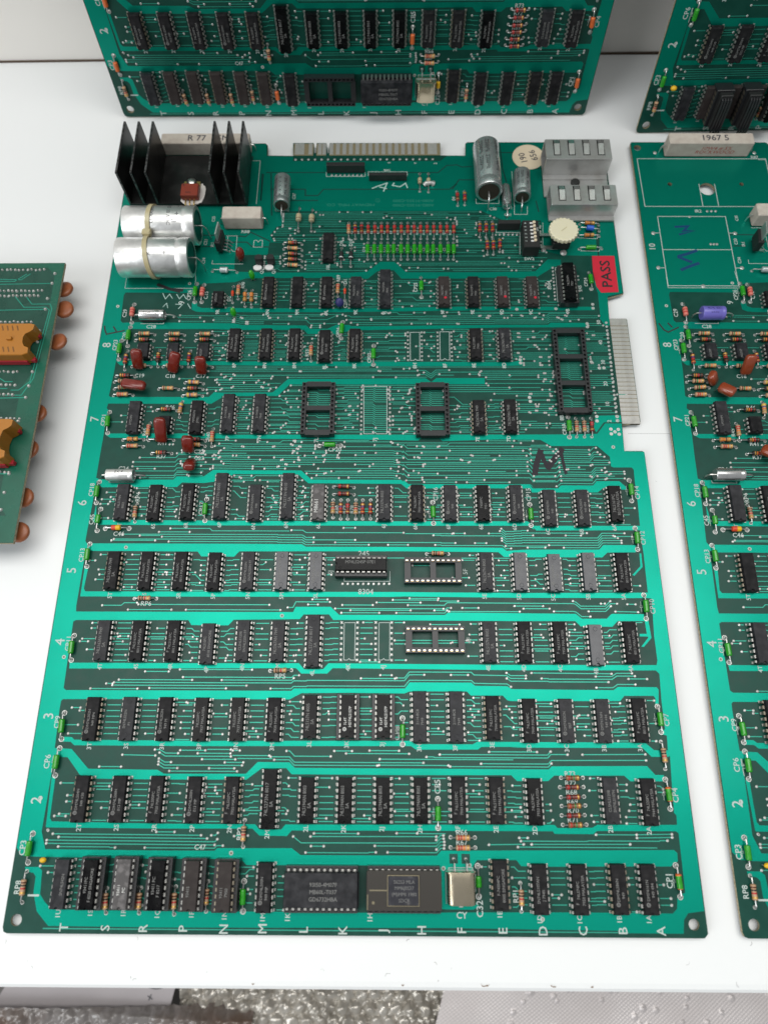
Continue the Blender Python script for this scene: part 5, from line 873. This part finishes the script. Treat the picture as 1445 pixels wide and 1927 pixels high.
def crystal(root):
    m = MB(); rings = []
    def ring(q, z, s_=1): return [(6*s_*math.copysign(abs(math.cos(2*math.pi*j/20))**.5, math.cos(2*math.pi*j/20))-q*0, z, 3.9+3.4*s_*math.copysign(abs(math.sin(2*math.pi*j/20))**.6, math.sin(2*math.pi*j/20))-.3) for j in range(20)]
    m.loft([ring(0, -6.4, .9)[::-1], ring(0, -6.1, .97)[::-1], ring(0, 5.4, .97)[::-1], ring(0, 5.5, 1.06)[::-1], ring(0, 6.1, 1.06)[::-1], ring(0, 6.25, .95)[::-1]][::1], 'cryst')
    for s_ in (-2.6, 2.6): m.tube([(s_, 6.2, 3.6), (s_, 9, 3.2), (s_, 10.3, 1.4), (s_, 10.4, -.2)], .35, 'lead', 6)
    m.tube([(-6.2, -6.6, .8), (-6.3, 5.6, 2), (-5.4, 6.6, 3.6), (5.4, 6.6, 3.6), (6.3, 5.6, 2), (6.2, -2, .8)], .18, 'silk', 5)
    o = obj('crystal', smooth(weld(m.mesh('crystal')), 40), root, (192.6, 18.8, 0), label='tall nickel crystal can lying flat')
    m = MB(); m.box(-.9, .9, -8, -6.6, .1, .9, 'tin', .2); obj('solder_joint', m.mesh('solder_joint'), o)
    for s_ in (-2.6, 2.6):
        m = MB(); m.box(s_-1.8, s_+1.8, 8.6, 12.4, .075, .11, 'gap'); m.disc(s_, 10.4, .12, .8, 'tin', 10, 0, .5); obj('solder_pad', m.mesh('solder_pad'), o)
def big_chip(ref, x, y, ceramic, label, root_fn, z=4.3):
    """wide 24-pin package plugged in a socket; notch to the left"""
    t = root_fn(label, (x, y, z)); m = MB()
    if ceramic:
        m.box(-15.6, 15.6, -7.5, 7.5, .8, 3.4, 'film_grey', .2); obj('ceramic_body', m.mesh('ceramic_body'), t)
        m = MB(); m.box(-7.1, 6.4, -5.9, 5.9, 3.42, 3.75, 'gold', .15); m.box(-6.7, 6.0, -5.5, 5.5, 3.76, 3.9, 'lid', .15); obj('metal_lid', m.mesh('metal_lid'), t)
        m = MB(); m.strip([(-14.5, 0), (-7.2, 0)], .5, 3.43, 'gold'); m.strip([(-15.2, -7.2), (-15.2, -1.5)], .4, 3.43, 'gold'); m.disc(-12.8, -4.6, 3.43, .6, 'gold', 12); obj('gold_track', m.mesh('gold_track'), t)
        m = MB()
        for i, q in enumerate(('S6253 MLA', 'MM6J0S37', '(M)MMI 1980', 'SDCR')): put_text(m, q, 0, 3.2-i*2.3, 3.92, 1.3, 0, 'mark')
        obj('marking', m.mesh('marking'), t)
    else:
        m.loft([[(-15.7+d, -6.9+d, z_), (15.7-d, -6.9+d, z_), (15.7-d, 6.9-d, z_), (-15.7+d, 6.9-d, z_)] for d, z_ in ((.3, .3), (0, 1.9), (.5, 3.8))], 'c3' if 0 else 'c1'); obj('body', m.mesh('body'), t)
        m = MB()
        for i, q in enumerate(('93I50-4M07F', 'MB60L-T037', 'GD6732HBA')): put_text(m, q, 1, 2-i*2.7, 3.82, 1.5, 0, 'mark', .03)
        obj('marking', m.mesh('marking'), t)
    p = cached('bigpin', lambda: (lambda q: (q.box(-.55, .55, 6.6, 7.75, 1.5, 1.85, 'pin'), q.box(-.5, .5, 7.5, 7.8, -2.5, 1.5, 'pin'), q.mesh('pin'))[-1])(MB()))
    for i in range(12):
        for s_ in (0, 1): obj('pin', p, t, ((i-5.5)*2.54, 0, 0), (0, 0, math.pi*s_))
def regulator_small(root):
    m = MB(); m.box(-1.6, 1.8, -5, 5, 1.5, 9, 'rub', .3); o = obj('voltage_regulator', m.mesh('voltage_regulator'), root, (63.2, 353, 0), (0, 0, -.12))
    m = MB(); m.box(-.2, .6, -3.6, 5, 9, 15, 'steel', .1); obj('tab', m.mesh('tab'), o)
    for y in (-3.4, -1.1, 1.2, 3.5): m = MB(); m.tube([(1.7, y, 2.2), (4, y, 2.0), (6, y, -.2)], .35, 'lead', 6); obj('lead', m.mesh('lead'), o)
def rootless(group):
    def f(label, loc): return thing('memory_chip', label, 'chip', (loc[0], loc[1], loc[2]+TOP), group=group)
    return f

# ---- the board in the middle
main = board('green circuit board in the middle, with two tied silver cans and a red PASS sticker', (0, 0, TOP), (0, 0, 0))
for c in CHIPS: add_chip(main, *c)
for c in BIGS: add_socket(main, c[1], c[2], c[3], c[4], c[5], True, c[1] == 22)
SKL = {'9B': 'raised black chip in a socket left of the red PASS sticker', '5J': 'black chip lying sideways in a socket under the printed 245', '3K': 'glossy black chip in a low socket, left of its twin in row 3', '3J': 'glossy black chip in a low socket left of the CP8 capacitor in row 3',
 '1S': 'glossy black socketed chip under the letter gap of T and S in the front row', '1R': 'scuffed grey socketed chip in the front row', '1Q': 'glossy black socketed chip just right of the scuffed grey one', '1P': 'dull brown black socketed chip with a white fleck, front row', '1N': 'dull scratched socketed chip left of the CP2 capacitor'}
for ref, n, x, y, h, st, mk in SKC:
    z = 2.0 if ref in ('3K', '3J') else 4.1
    so = MB(); L = n//2*PITCH/2
    for a, c in ((-5.3, -2.6), (2.6, 5.3)): so.box(a, c, -L, L, .3, z+.75, 'sock', .2)
    for y_ in (-L+.8, 0, L-.8): so.box(-2.59, 2.59, y_-.75, y_+.75, .5, z+.6, 'sock')
    obj('socket', cached(('ls', n, z), lambda: so.mesh('socket')), main, (x, y, 0), (0, 0, math.pi/2 if h else 0))
    t = thing('socketed_chip', SKL[ref], 'chip', (x, y, TOP+z-.3), (0, 0, math.pi/2*0 if not h else -math.pi/2), chip_body(n, st), 'chips plugged into sockets')
    add_chip(None, ref, n, x, y, st, mk, top=t, short=True)
cs = {r: c for c in BIGS for r in [c[0]]}
big_chip('1K', cs['1K'][3], cs['1K'][4], False, 'wide black chip with three lines of pale lettering in the front row', rootless('chips plugged into sockets'), 3.4)
big_chip('1H', cs['1H'][3], cs['1H'][4], True, 'wide grey ceramic chip with a scuffed square metal lid', rootless('chips plugged into sockets'), 3.4)
for a in AXIAL: add_axial(main, *a, lift=0)
heatsink(main); regulator(main); big_cans(main); finned_clip(main); dip_switch(main); trimmer(main); sleeves(main); stickers(main); crystal(main); regulator_small(main)
block_resistor(main, 22, 76, 422.5, 430.6, 9.5, 'long white cement resistor behind the black fins', None, 'R 77  15M')
block_resistor(main, 64, 86.8, 365.6, 374.2, 9.5, 'short white cement resistor right of the upper can')
o = can('electrolytic_capacitor', main, 22, 303.6, 36, 303.6, 3.0, 'slvb', 'slv', 'small bright silver capacitor with black stripe'); wrap_text(o, 'C7M6WTX', 14, 3.0, 7, .15, 1.3, 'ink', True)
m_ = MB(); m_.box(22.3, 35.8, 300.5, 301.2, 1.0, 2.2, 'rub'); obj('stripe', m_.mesh('stripe'), main)
o = can('electrolytic_capacitor', main, 17, 206.4, 31, 206.4, 3.15, 'alu', 'slv', 'small dull aluminium capacitor near the left edge'); wrap_text(o, '5X 6', 14, 3.15, 7, -.25, 1.6, 'ink2', True)
film_cap(main, 24.6, 270.8, 26.4, 275.2, 12.5, 6.2, 3.8); film_cap(main, 43.3, 268.6, 47.6, 274, 11.5, 6, 3.8); film_cap(main, 59.6, 267.6, 60.6, 271.6, 11, 6, 3.8)
film_cap(main, 18.0, 259.5, 31.2, 257.2, 5.0, 5.4, 4, rotz=1.4, zb=4.6); film_cap(main, 42.2, 226.5, 43.6, 234.5, 12.5, 6.3, 3.8); film_cap(main, 56.9, 220.8, 58.0, 225.4, 9.5, 6.2, 4); film_cap(main, 58.8, 215.2, 59.7, 208.6, 7.5, 6, 4.2)
drop_cap(main, 75.4, 342.4, 'film', 2.6, 9.5, 'glossy red bead capacitor', (.8, 1.4)); drop_cap(main, 83.3, 329.2, 'gcap', 1.7, 6, 'dark green bead capacitor', (-.4, 1.6)); drop_cap(main, 74.6, 303.8, 'gcap', 1.7, 6, 'dark green bead capacitor', (-.2, 1.8)); drop_cap(main, 133.8, 310.5, 'purpink', 2.4, 5, 'dark blue bead capacitor', (0, 2))
drop_cap(main, 13.6, 28.0, 'yelb', 1.5, 2.2, 'tiny yellow capacitor near the corner'); 
for x, y in ((86.6, 340.6), (93.3, 340.8)):
    transistor(main, x, y); m_ = MB(); m_.loft([[(x-1.2+2.5*math.cos(2*math.pi*j/16), y-3.0+1.9*math.sin(2*math.pi*j/16), z) for j in range(16)] for z in (.1, 1.0)], 'wh'); obj('spacer', m_.mesh('spacer'), main)
m_ = MB(); m_.box(123.3, 146.6, 408.2, 411, .4, 6.2, 'rub', .25); put_text(m_, '4116R  1', 132, 408.15, 3, .1, 0, 'mark')
for i in range(8): m_.disc(126.4+i*2.6, 406.6, .13, .8, 'tin', 10, 0, .6)
obj('resistor_network', m_.mesh('resistor_network'), main)
m_ = MB(); m_.box(149.2, 172.2, 402.0, 403.8, .4, 5, 'rub', .25); obj('resistor_network', m_.mesh('resistor_network'), main)
m_ = MB(); m_.tube([(183, 398.5, .6), (184, 398.9, 1.6), (187, 399.3, 1.6), (188, 399.5, .6)], [1.6, 1.5, 1.1, 1.9], 'tin', 8); obj('solder_joint', smooth(m_.mesh('solder_joint'), 60), main)
m_ = MB()
for l, w, z in (([(236.9, 208), (238.2, 214), (241.2, 222.6)], 3.0, .13), ([(240.9, 221.6), (242.4, 216), (244.6, 211.6)], 2.2, .134), ([(243.6, 211.4), (247.2, 216.4), (252.6, 223.2)], 3.0, .138), ([(251.6, 222.6), (252.0, 216), (253.2, 208.6)], 1.6, .142)): m_.strip(l, w, z, 'inkm')
obj('marker_strokes', m_.mesh('marker_strokes'), main, label='thick black marker letter M')
strokes(main, 'marker_strokes', [[(1.6, 298.6), (2.2, 296), (3.6, 292.6)], [(3.2, 293), (8, 294.2), (13.4, 295.5)], [(6.6, 298.2), (8.8, 294.8)]], .8, 'ink', label='thin black marker letter F')
strokes(main, 'marker_strokes', [[(151, 396.4), (155, 398.4), (160.6, 400.8)], [(160.2, 400.8), (158, 394)], [(155.4, 397.6), (160, 396.2)], [(164.6, 400.8), (163.4, 398.8), (168, 397.6), (171.4, 400.4), (172.6, 396.8)]], .7, 'scratch', label='pale scratched letters AS')
strokes(main, 'marker_strokes', [[(32, 320.4), (34, 316.5), (36, 319.8), (38, 316.8)], [(40, 319.8), (42, 316.6), (44, 319.6), (46, 316.4)], [(33, 311), (35, 313.6), (36, 310.4)], [(40, 313), (44, 312.6), (42, 309.8)], [(47, 313.4), (49, 310)]], .4, 'scratch', label='faint pale handwriting')
strokes(main, 'marker_strokes', [[(28, 326.6), (36, 323.2), (42, 321.6)], [(36, 323.2), (43.5, 322.4)]], 1.9, 'ink')

# ---- the board on the right: same layout, only its left side is in the picture
right = board('green circuit board lying at the right edge, with a ROCKWOOD resistor at its far end', (309.34, .1, TOP), (0, 0, R(-.28)), False)
inr = lambda x, y: x < 24+y*.178
for c in CHIPS:
    if inr(c[2]-6, c[3]): add_chip(right, *c[:5], '|' if c[0] in ('5T', '4T', '6T') else c[5])
swap = {'rd': None}
for t, x1, y1, x2, y2 in AXIAL:
    if inr(min(x1, x2), y1) and not (40 < x1 < 90 and 340 < y1): add_axial(right, t, x1, y1, x2, y2)
block_resistor(right, 19.5, 70.5, 420.5, 428.6, 10.5, 'long white cement resistor with red ROCKWOOD printing', ['10W4 # 5%', 'ROCKWOOD'], '1967 5')
block_resistor(right, 64, 86.8, 367.2, 376, 9.5, 'short white cement resistor at the frame edge', ['10W 20%'])
regulator_small(right)
o = can('electrolytic_capacitor', right, 24.2, 304, 36.6, 304, 3.8, 'purp', 'slvb', 'lilac sleeved capacitor with navy printing'); wrap_text(o, '47uF 25V', 12, 3.8, 6, -.2, 1.4, 'purpink', True); wrap_text(o, '====', 12, 3.8, 6, .45, 1.3, 'purpink', True); wrap_text(o, '====', 12, 3.8, 6, -.75, 1.3, 'purpink', True)
o = can('electrolytic_capacitor', right, 17.4, 207, 32, 207, 3.3, 'slvb', 'slvb', 'small bright chrome capacitor')
film_cap(right, 26.4, 262, 22.8, 263.8, 7, 6, 4, 'film2', 1.0, 'rust brown film capacitor leaning over'); film_cap(right, 27.4, 258, 34, 252.8, 5.5, 6, 4, 'film2', .8, 'rust brown film capacitor lying over', 4); film_cap(right, 43.8, 267.4, 43.6, 272.5, 11.5, 6, 3.8, 'film2', 0, 'rust brown film capacitor'); film_cap(right, 43.6, 221.5, 50, 217, 6, 6, 4, 'film2', .8, 'rust brown film capacitor lying over', 4)
film_cap(right, 60, 267.4, 60.6, 272.5, 11.5, 6, 3.8, 'film2', 0, 'rust brown film capacitor')
drop_cap(right, 13.6, 27.6, 'yelb', 1.5, 2.2, 'tiny yellow capacitor near the corner')
m_ = MB()
for l in ([(2.8, 419.2), (81.6, 419.2), (81.6, 382.2), (3.4, 382.2), (2.8, 419.2)], [(38, 399.5), (38, 382.3)], [(47.4, 399.5), (47.4, 382.3)], [(10, 374.7), (50.2, 374.7), (50.2, 325.2), (10, 325.2), (10, 374.7)], [(10.2, 350.5), (50, 350.5)], [(7, 362.5), (10, 362.5)], [(7, 337.6), (10, 337.6)], [(50.2, 362.5), (53, 362.5)], [(50.2, 337.6), (53, 337.6)]): m_.strip(l, .4, .125, 'silk')
put_text(m_, '10', 4.4, 352.4, .125, 3.6, 90, 'silk', .06); put_text(m_, 'IR2', 34.6, 378.6, .125, 2.1, 0, 'silk', .05); put_text(m_, 'R87', 75, 420.4, .125, 2, 0, 'silk', .05)
obj('silkscreen_outline', m_.mesh('silkscreen_outline'), right)
m_ = MB()
for x, y in ((6, 362.4), (6, 337.7), (54, 362.4), (54, 337.7), (29, 374.5), (30, 325), (14.4, 424), (75.5, 424), (40, 378.7), (42.5, 378.7), (45, 378.7), (38.6, 354.5), (40.4, 354.5), (42.2, 354.5)): m_.disc(x, y, .12, 1.2 if y < 330 or x in (6, 54, 14.4, 75.5) else .8, 'tin', 12, 0, .3)
obj('solder_joint', m_.mesh('solder_joint'), right)
strokes(right, 'marker_strokes', [[(19, 367), (27, 367.5), (24, 364), (31, 364.2), (21, 361.4)]], 1.5, 'blueink', label='faint dark blue marker letter M'); strokes(right, 'marker_strokes', [[(18, 345.5), (24, 347.5), (30, 350)], [(18, 345.5), (26, 341.5)], [(30, 341), (24, 338.6), (18.6, 336)]], 1.9, 'blueink', label='dark blue marker letter M')
strokes(right, 'marker_strokes', [[(1.6, 300), (4, 295.6), (6.4, 294)], [(6.2, 294.2), (12.4, 297.4)], [(6.6, 300.2), (8.8, 297.4)]], .8, 'ink', label='thin black marker letter F')

# ---- two boards leaning on the wall behind: their two lowest rows are in the picture
def leaning(label, loc, rot, xlim, cap):
    t = board(label, loc, rot, False)
    for c in CHIPS:
        if c[3] < 62 and c[2] < xlim: add_chip(t, *c[:5], '|' if c[0][0] == '1' else c[5], rot=0)
    for ref, n, x, y, h, st, mk in SKC:
        if y < 62 and x < xlim and not (xlim < 100 and ref in ('1S', '1R', '1Q')): add_chip(t, ref, n, x, y, 4, '|')
    for tt, x1, y1, x2, y2 in AXIAL:
        if y1 < 78 and x1 < xlim: add_axial(t, {'g': cap, 'gs': 'yc', 'go': cap, 'bg': 'd'}.get(tt, tt), x1, y1, x2, y2)
    return t
back = leaning('green circuit board leaning on the wall behind the middle one, with orange capacitors', (-8.8, 458.2, .9), (R(82.9), 0, R(.1)), 300, 'oc')
for c in BIGS:
    if c[0] in ('1K', '1H'): add_socket(back, c[1], c[2], c[3], c[4], c[5], True, False)
crystal(back)
M_back = back
def on_back(label, loc):
    o = thing('memory_chip', label, 'chip', group='chips plugged into sockets')
    bpy.context.view_layer.update(); o.matrix_world = M_back.matrix_world @ Matrix.Translation(Vector(loc)/1000); return o
big_chip('1H', cs['1H'][3], cs['1H'][4]+1.5, False, 'wide black chip in a socket on the leaning board', on_back, 4.4)
rback = leaning('green circuit board leaning on the wall at the top right corner', (317.1, 443.6, .6), (R(80.6), R(-1.0), R(.3)), 100, 'g')
M_back = rback
drop_cap(rback, 13.6, 29, 'yelb', 1.9, 3.4, 'tiny yellow and blue capacitor')
for i, x in enumerate((43.0, 59.7)):
    so = MB(); so.box(-5.2, 5.2, -11, 11, .3, 8.4, 'sock', .3)
    for k in range(8): so.box(-5.3, -5.2, 7.4-k*2.54, 9-k*2.54, 5, 7.6, 'pin_b')
    obj('socket', so.mesh('socket'), rback, (x, 19.4, 0))
    w = thing('ribbon_plug', ('left' if i == 0 else 'right')+' black plug with a thin black ribbon, on the leaning board at the top right', 'plug', group='black ribbon plugs'); bpy.context.view_layer.update()
    w.matrix_world = rback.matrix_world @ Matrix.Translation(Vector((x, 19.4, 8.5))/1000)
    m_ = MB(); m_.box(-3.6, 3.6, -10.2, 10.2, 0, 4, 'rub', .4); obj('plug_body', m_.mesh('plug_body'), w)
    for k in range(4):
        m_ = MB(); m_.tube([(-2.4+k*1.6, 8.5, 4), (-2.4+k*1.6, 8, 5.4), (-2.4+k*1.6, 4, 5.9), (-2.4+k*1.6, -11, 5.4), (-2.4+k*1.6, -16, 3)], .62, 'ink', 6); obj('wire', m_.mesh('wire'), w)
so = MB(); so.box(-5.2, 5.2, -10.6, 10.6, .3, 5.4, 'sock', .3); obj('socket', so.mesh('socket'), rback, (76.4, 19.6, 0))
add_chip(rback, '1Q', 16, 76.4, 19.6, 3, 'ETC 9|', 4.6)

# ---- the small board at the left edge, lying component side down on its disc capacitors
left = thing('circuit_board', 'small green circuit board at the left edge, solder side up on terracotta disc capacitors', 'circuit board', (-18, 166.3, 15+TOP), (0, 0, R(.35)))
m_ = MB(); m_.box(-118, 0, 0, 163.2, -1.6, 0, 'sub3'); m_.box(0, .02, 0, 163.2, -1.6, -.02, 'edge'); m_.box(-118, 0, -.02, 0, -1.6, -.02, 'edge'); obj('bare_board', m_.mesh('bare_board'), left)
m_ = MB(); rr = random.Random(11)
for y in (158.6, 144.6, 141.4, 124.6, 99.6, 94, 86, 80.4, 66.5, 41, 37):
    x1 = rr.uniform(-12.5, -9) if y > 120 else -14.5 if y > 80 else -8.5
    for i in range(20 if y > 120 else 12):
        x = x1-i*2.3; m_.disc(x+rr.uniform(-.2, .2), y+rr.uniform(-.25, .25), .03, rr.uniform(.7, .95), 'tin', 8, 0, rr.uniform(.4, 1.1))
for x, y in ((-4.5, 156), (-5, 149.5), (-6, 139.5), (-6, 132.6), (-7, 119), (-7, 112), (-6, 100.6), (-6.5, 93.8), (-7, 85.4), (-7.4, 78.6), (-9, 65), (-9, 58), (-8, 43), (-8.5, 36), (-9, 26), (-9, 17)): m_.disc(x, y, .03, .95, 'tin', 8, 0, .8)
obj('solder_joints', m_.mesh('solder_joints'), left, kind='stuff')
m_ = MB()
for l in ([(-5, 149.5), (-40, 149)], [(-20, 156), (-26, 151), (-40, 151)], [(-18, 156), (-22.6, 152), (-40, 152.6)], [(-24, 141), (-18, 134), (-6, 134), (-3.8, 132), (-7, 88), (-12, 83), (-16, 83)], [(-18, 141), (-14, 136), (-4, 136), (-2.6, 133), (-5.4, 90), (-10, 80), (-20, 80)], [(-6, 132.6), (-40, 132)], [(-7.4, 78.6), (-40, 78)], [(-7, 112), (-14, 112)], [(-9, 58), (-16, 58)], [(-8.5, 36), (-40, 35.5)], [(-26, 92), (-20, 88), (-16, 88)], [(-30, 90), (-24, 84), (-18, 84)]): m_.strip(l, .45, .03, 'trc')
for a in ((-3.2, .2, 40, 163), (-6, -.2, 0, 60)): pass
obj('traces', m_.mesh('traces'), left, kind='stuff')
m_ = MB(); m_.loft([[(x, y, z) for x, y in ((-.15, .3), (-.15, 163), (-60, 163), (-60, 160), (-9, 160), (-4.5, 155), (-3.5, 100), (-11, 84), (-11, 20), (-6, 14), (-40, 13), (-40, .3))] for z in (0, .02)][::-1], 'sub2'); obj('copper_plane', m_.mesh('copper_plane'), left)
dc = MB(); dc.lathe((0, 0, -1.4), (0, 0, 1.4), [(0, 3.6, 'cercap'), (.25, 4.6, 'cercap'), (.8, 5.1, 'cercap'), (2, 5.1, 'cercap'), (2.55, 4.6, 'cercap'), (2.8, 3.4, 'cercap')], 24); dc = smooth(weld(dc.mesh('disc_capacitor')), 60)
for x, y in ((-1.2, 150), (1.0, 136.8), (.6, 116), (-3.6, 72.6), (-4.2, 52), (-2.4, 25.6), (-1.6, 7.4)): obj('disc_capacitor', dc, left, (x, y, -6), (R(rr.uniform(-7, 7)), R(rr.uniform(-9, 3)), 0))
for i, (x, y, h) in enumerate(((-5.4, 108, 9), (-6.2, 50.5, 10))):
    c = obj('connector', None, left, (x, y, 0), label=('upper' if i == 0 else 'lower')+' amber connector with red latches'); m_ = MB(); w = 9.6 if i == 0 else 11
    pts = [(-46, -w), (-3.2, -w), (-.4, -w+1.2), (-.6, -w+4.2), (-3, -w+5.2), (-4.2, -2), (-4.4, 1), (-3.6, w-6.4), (-1.2, w-5), (.2, w-3.6), (.4, w-.6), (-2, w), (-46, w)]
    m_.loft([[(px*1, py, z) for px, py in pts] for z in (.6, h-.5)]+[[(px*.985, py*.97, h) for px, py in pts]], 'conn'); obj('housing', m_.mesh('housing'), c)
    sm = MB(); sm.box(-.35, .35, -1.6, 1.6, h+.005, h+.03, 'connd'); sm = sm.mesh('slot')
    for k in range(11):
        for yy in (w-3, -w+3.4): obj('slot', sm, c, (-8-k*2.6, yy, 0), (0, 0, .35))
    m_ = MB(); m_.box(-12.4, -9.6, -.9, .9, h+.005, h+1.2, 'conn', .2); obj('key', m_.mesh('key'), c)
    for yy in (w-3.2, -w+1.6): m_ = MB(); m_.box(-2.6, .7, yy-1.0, yy+1.0, .2, h*.32, 'connr', .3); obj('latch', m_.mesh('latch'), c)
    m_ = MB(); m_.box(-46, -2.8, -w-.6, -w+.3, .2, h*.4, 'connr', .2); obj('latch_bar', m_.mesh('latch_bar'), c)

# ------------------------------------------------------------------ table, wall, floor and what lies on it
t = thing('table', 'white laminate table top carrying the circuit boards', 'table', (140, 245, 0))
m_ = MB(); pr = [(-266.0, -22.0), (-266.0, -4.0), (-265.5, -1.4), (-264.2, -.4), (-262.2, 0)]
m_.loft([[(x, y, z) for y, z in pr]+[(x, 268, 0), (x, 268, -22)] for x in (-420, 640)], 'table'); o = obj('table_top', m_.mesh('table_top'), t)
m_ = MB(); rr = random.Random(4)
for x, w, d in ((90, 2.2, .5), (62, 3.6, .7), (28, 1.1, .35), (106, 1.1, .4), (-34, 1, .3)):
    m_.loft([[(x-w/2+w*i/7, -265.2-.3, -1.9) for i in range(8)]+[(x+w/2-w*i/7, -263.7+rr.uniform(.1, d*1.6), .03) for i in range(8)]], 'chip_wood', False, True)
obj('edge_chip', m_.mesh('edge_chip'), t)
m_ = MB(); m_.strip([(149, -11.4), (640, -11.9)], .22, .02, 'seam'); obj('hairline_seam', m_.mesh('hairline_seam'), t)
m_ = MB(); rr = random.Random(9)
for i in range(46):
    x, y = rr.uniform(-180, 300), rr.choice([rr.uniform(-262, -246), rr.uniform(-240, 250)]); a = rr.uniform(0, 6.3); l = rr.uniform(.4, 1.7)
    m_.strip([(x, y), (x+l*math.cos(a), y+l*math.sin(a)), (x+1.5*l*math.cos(a+.4), y+1.5*l*math.sin(a+.4))], rr.uniform(.1, .3), .015, 'seam')
obj('scuffs', m_.mesh('scuffs'), t)
m_ = MB(); m_.box(-600, 1100, 1.2, 8, -320, 900, 'wallm'); m_.box(-600, 1100, .3, 1.19, -.5, 1.0, 'wallgap')
obj('wall', m_.mesh('wall'), None, (0, 508.7, 0), (0, 0, R(.79)), 'pale grey wall behind the table', 'structure')
m_ = MB(); m_.box(-900, 1200, -900, 700, -330, -323, 'floor'); fl = obj('floor', m_.mesh('floor'), None, kind='structure')
ZF = -282+TOP
def sheet(nx, ny, x0, x1, y0, y1, f, k):
    m = MB(); vs = []; fs = []
    for j in range(ny+1):
        for i in range(nx+1):
            x = x0+(x1-x0)*i/nx; y = y0+(y1-y0)*j/ny; vs.append((x, y, f(x, y)))
    for j in range(ny):
        for i in range(nx): a = j*(nx+1)+i; fs.append((a, a+1, a+nx+2, a+nx+1))
    m.add(vs, fs, k); return m
from mathutils import noise as NZ
def nz(x, y, s_, o=0): return NZ.noise(Vector((x/s_, y/s_, o)))
def bubbles(x, y, p=10.5, h=2.6):
    r = round(y/(p*.866)); ox = (r % 2)*p/2; c = round((x-ox)/p)*p+ox; d = math.hypot(x-c, y-r*p*.866)
    return h*math.sqrt(max(0, 1-(d/(p*.47))**2))
m_ = sheet(330, 150, 4, 236, -160, -60, lambda x, y: bubbles(x+2*nz(x, y, 30), y, 10.5, 2.6)+7*abs(nz(x, y, 15, 1))+2.6*abs(nz(x, y, 7, 5))+4*nz(x, y, 40, 2), 'bub')
thing('bubble_wrap', 'clear crinkled bubble wrap below the middle of the table edge', 'bubble wrap', (0, 0, ZF-6), me=smooth(m_.mesh('bubble_wrap'), 60))
m_ = sheet(240, 90, -180, 60, -170, -104, lambda x, y: 10+7*abs(nz(x, y, 17, 3))+2.6*abs(nz(x, y, 8, 4))+bubbles(x, y, 9, 1.4)-max(0, (y+110+.08*x+7*0)*1.6 if y > -110-.08*x else 0)-max(0, (x-20)*.3), 'bub2')
thing('plastic_bag', 'grey crumpled plastic bag in the bottom left corner', 'plastic bag', (0, -2, ZF), me=smooth(m_.mesh('plastic_bag'), 60))
m_ = MB(); m_.loft([[(-150, -135, z), (-8, -135, z), (8, -60, z), (-110, -60, z)] for z in (0, .4)], 'paper'); pp = thing('paper_sheet', 'lilac grey paper with pen marks under the table edge', 'paper', (0, 0, ZF+.5), me=m_.mesh('paper_sheet'))
m_ = MB(); put_text(m_, 'x', -18, -101.5, .5, 5, 20, 'ink2', .1)
m_.loft([[(-14+7*math.cos(2*math.pi*j/18), -93.8+3*math.sin(2*math.pi*j/18), .5) for j in range(18)]], 'ink2', False, True); obj('handwriting', m_.mesh('handwriting'), pp)
rr = random.Random(2); PIM = [(rr.uniform(250, 470), rr.uniform(-125, -90), rr.uniform(1.4, 2.6)) for i in range(46)]
def emb(x, y):
    z = .17*(math.sin(x*2*math.pi/3.4)*math.sin(y*2*math.pi/2.6))+2.2*nz(x, y, 60, 9)
    for a, c, q in PIM:
        d = ((x-a)**2+(y-c)**2)/q**2
        if d < 1: z += .8*(1-d)**.5
    return z
m_ = sheet(520, 150, 202, 470, -150, -60, emb, 'foil')
for v in range(len(m_.v)):
    x, y, z = m_.v[v]
    m_.v[v] = (x+(y+100)*.32*max(0, (300-x)/100), y, z+3)
ef = thing('embossed_film', 'silver grey embossed plastic film below the right end of the table edge', 'plastic film', (0, 0, ZF), me=smooth(m_.mesh('embossed_film'), 60))
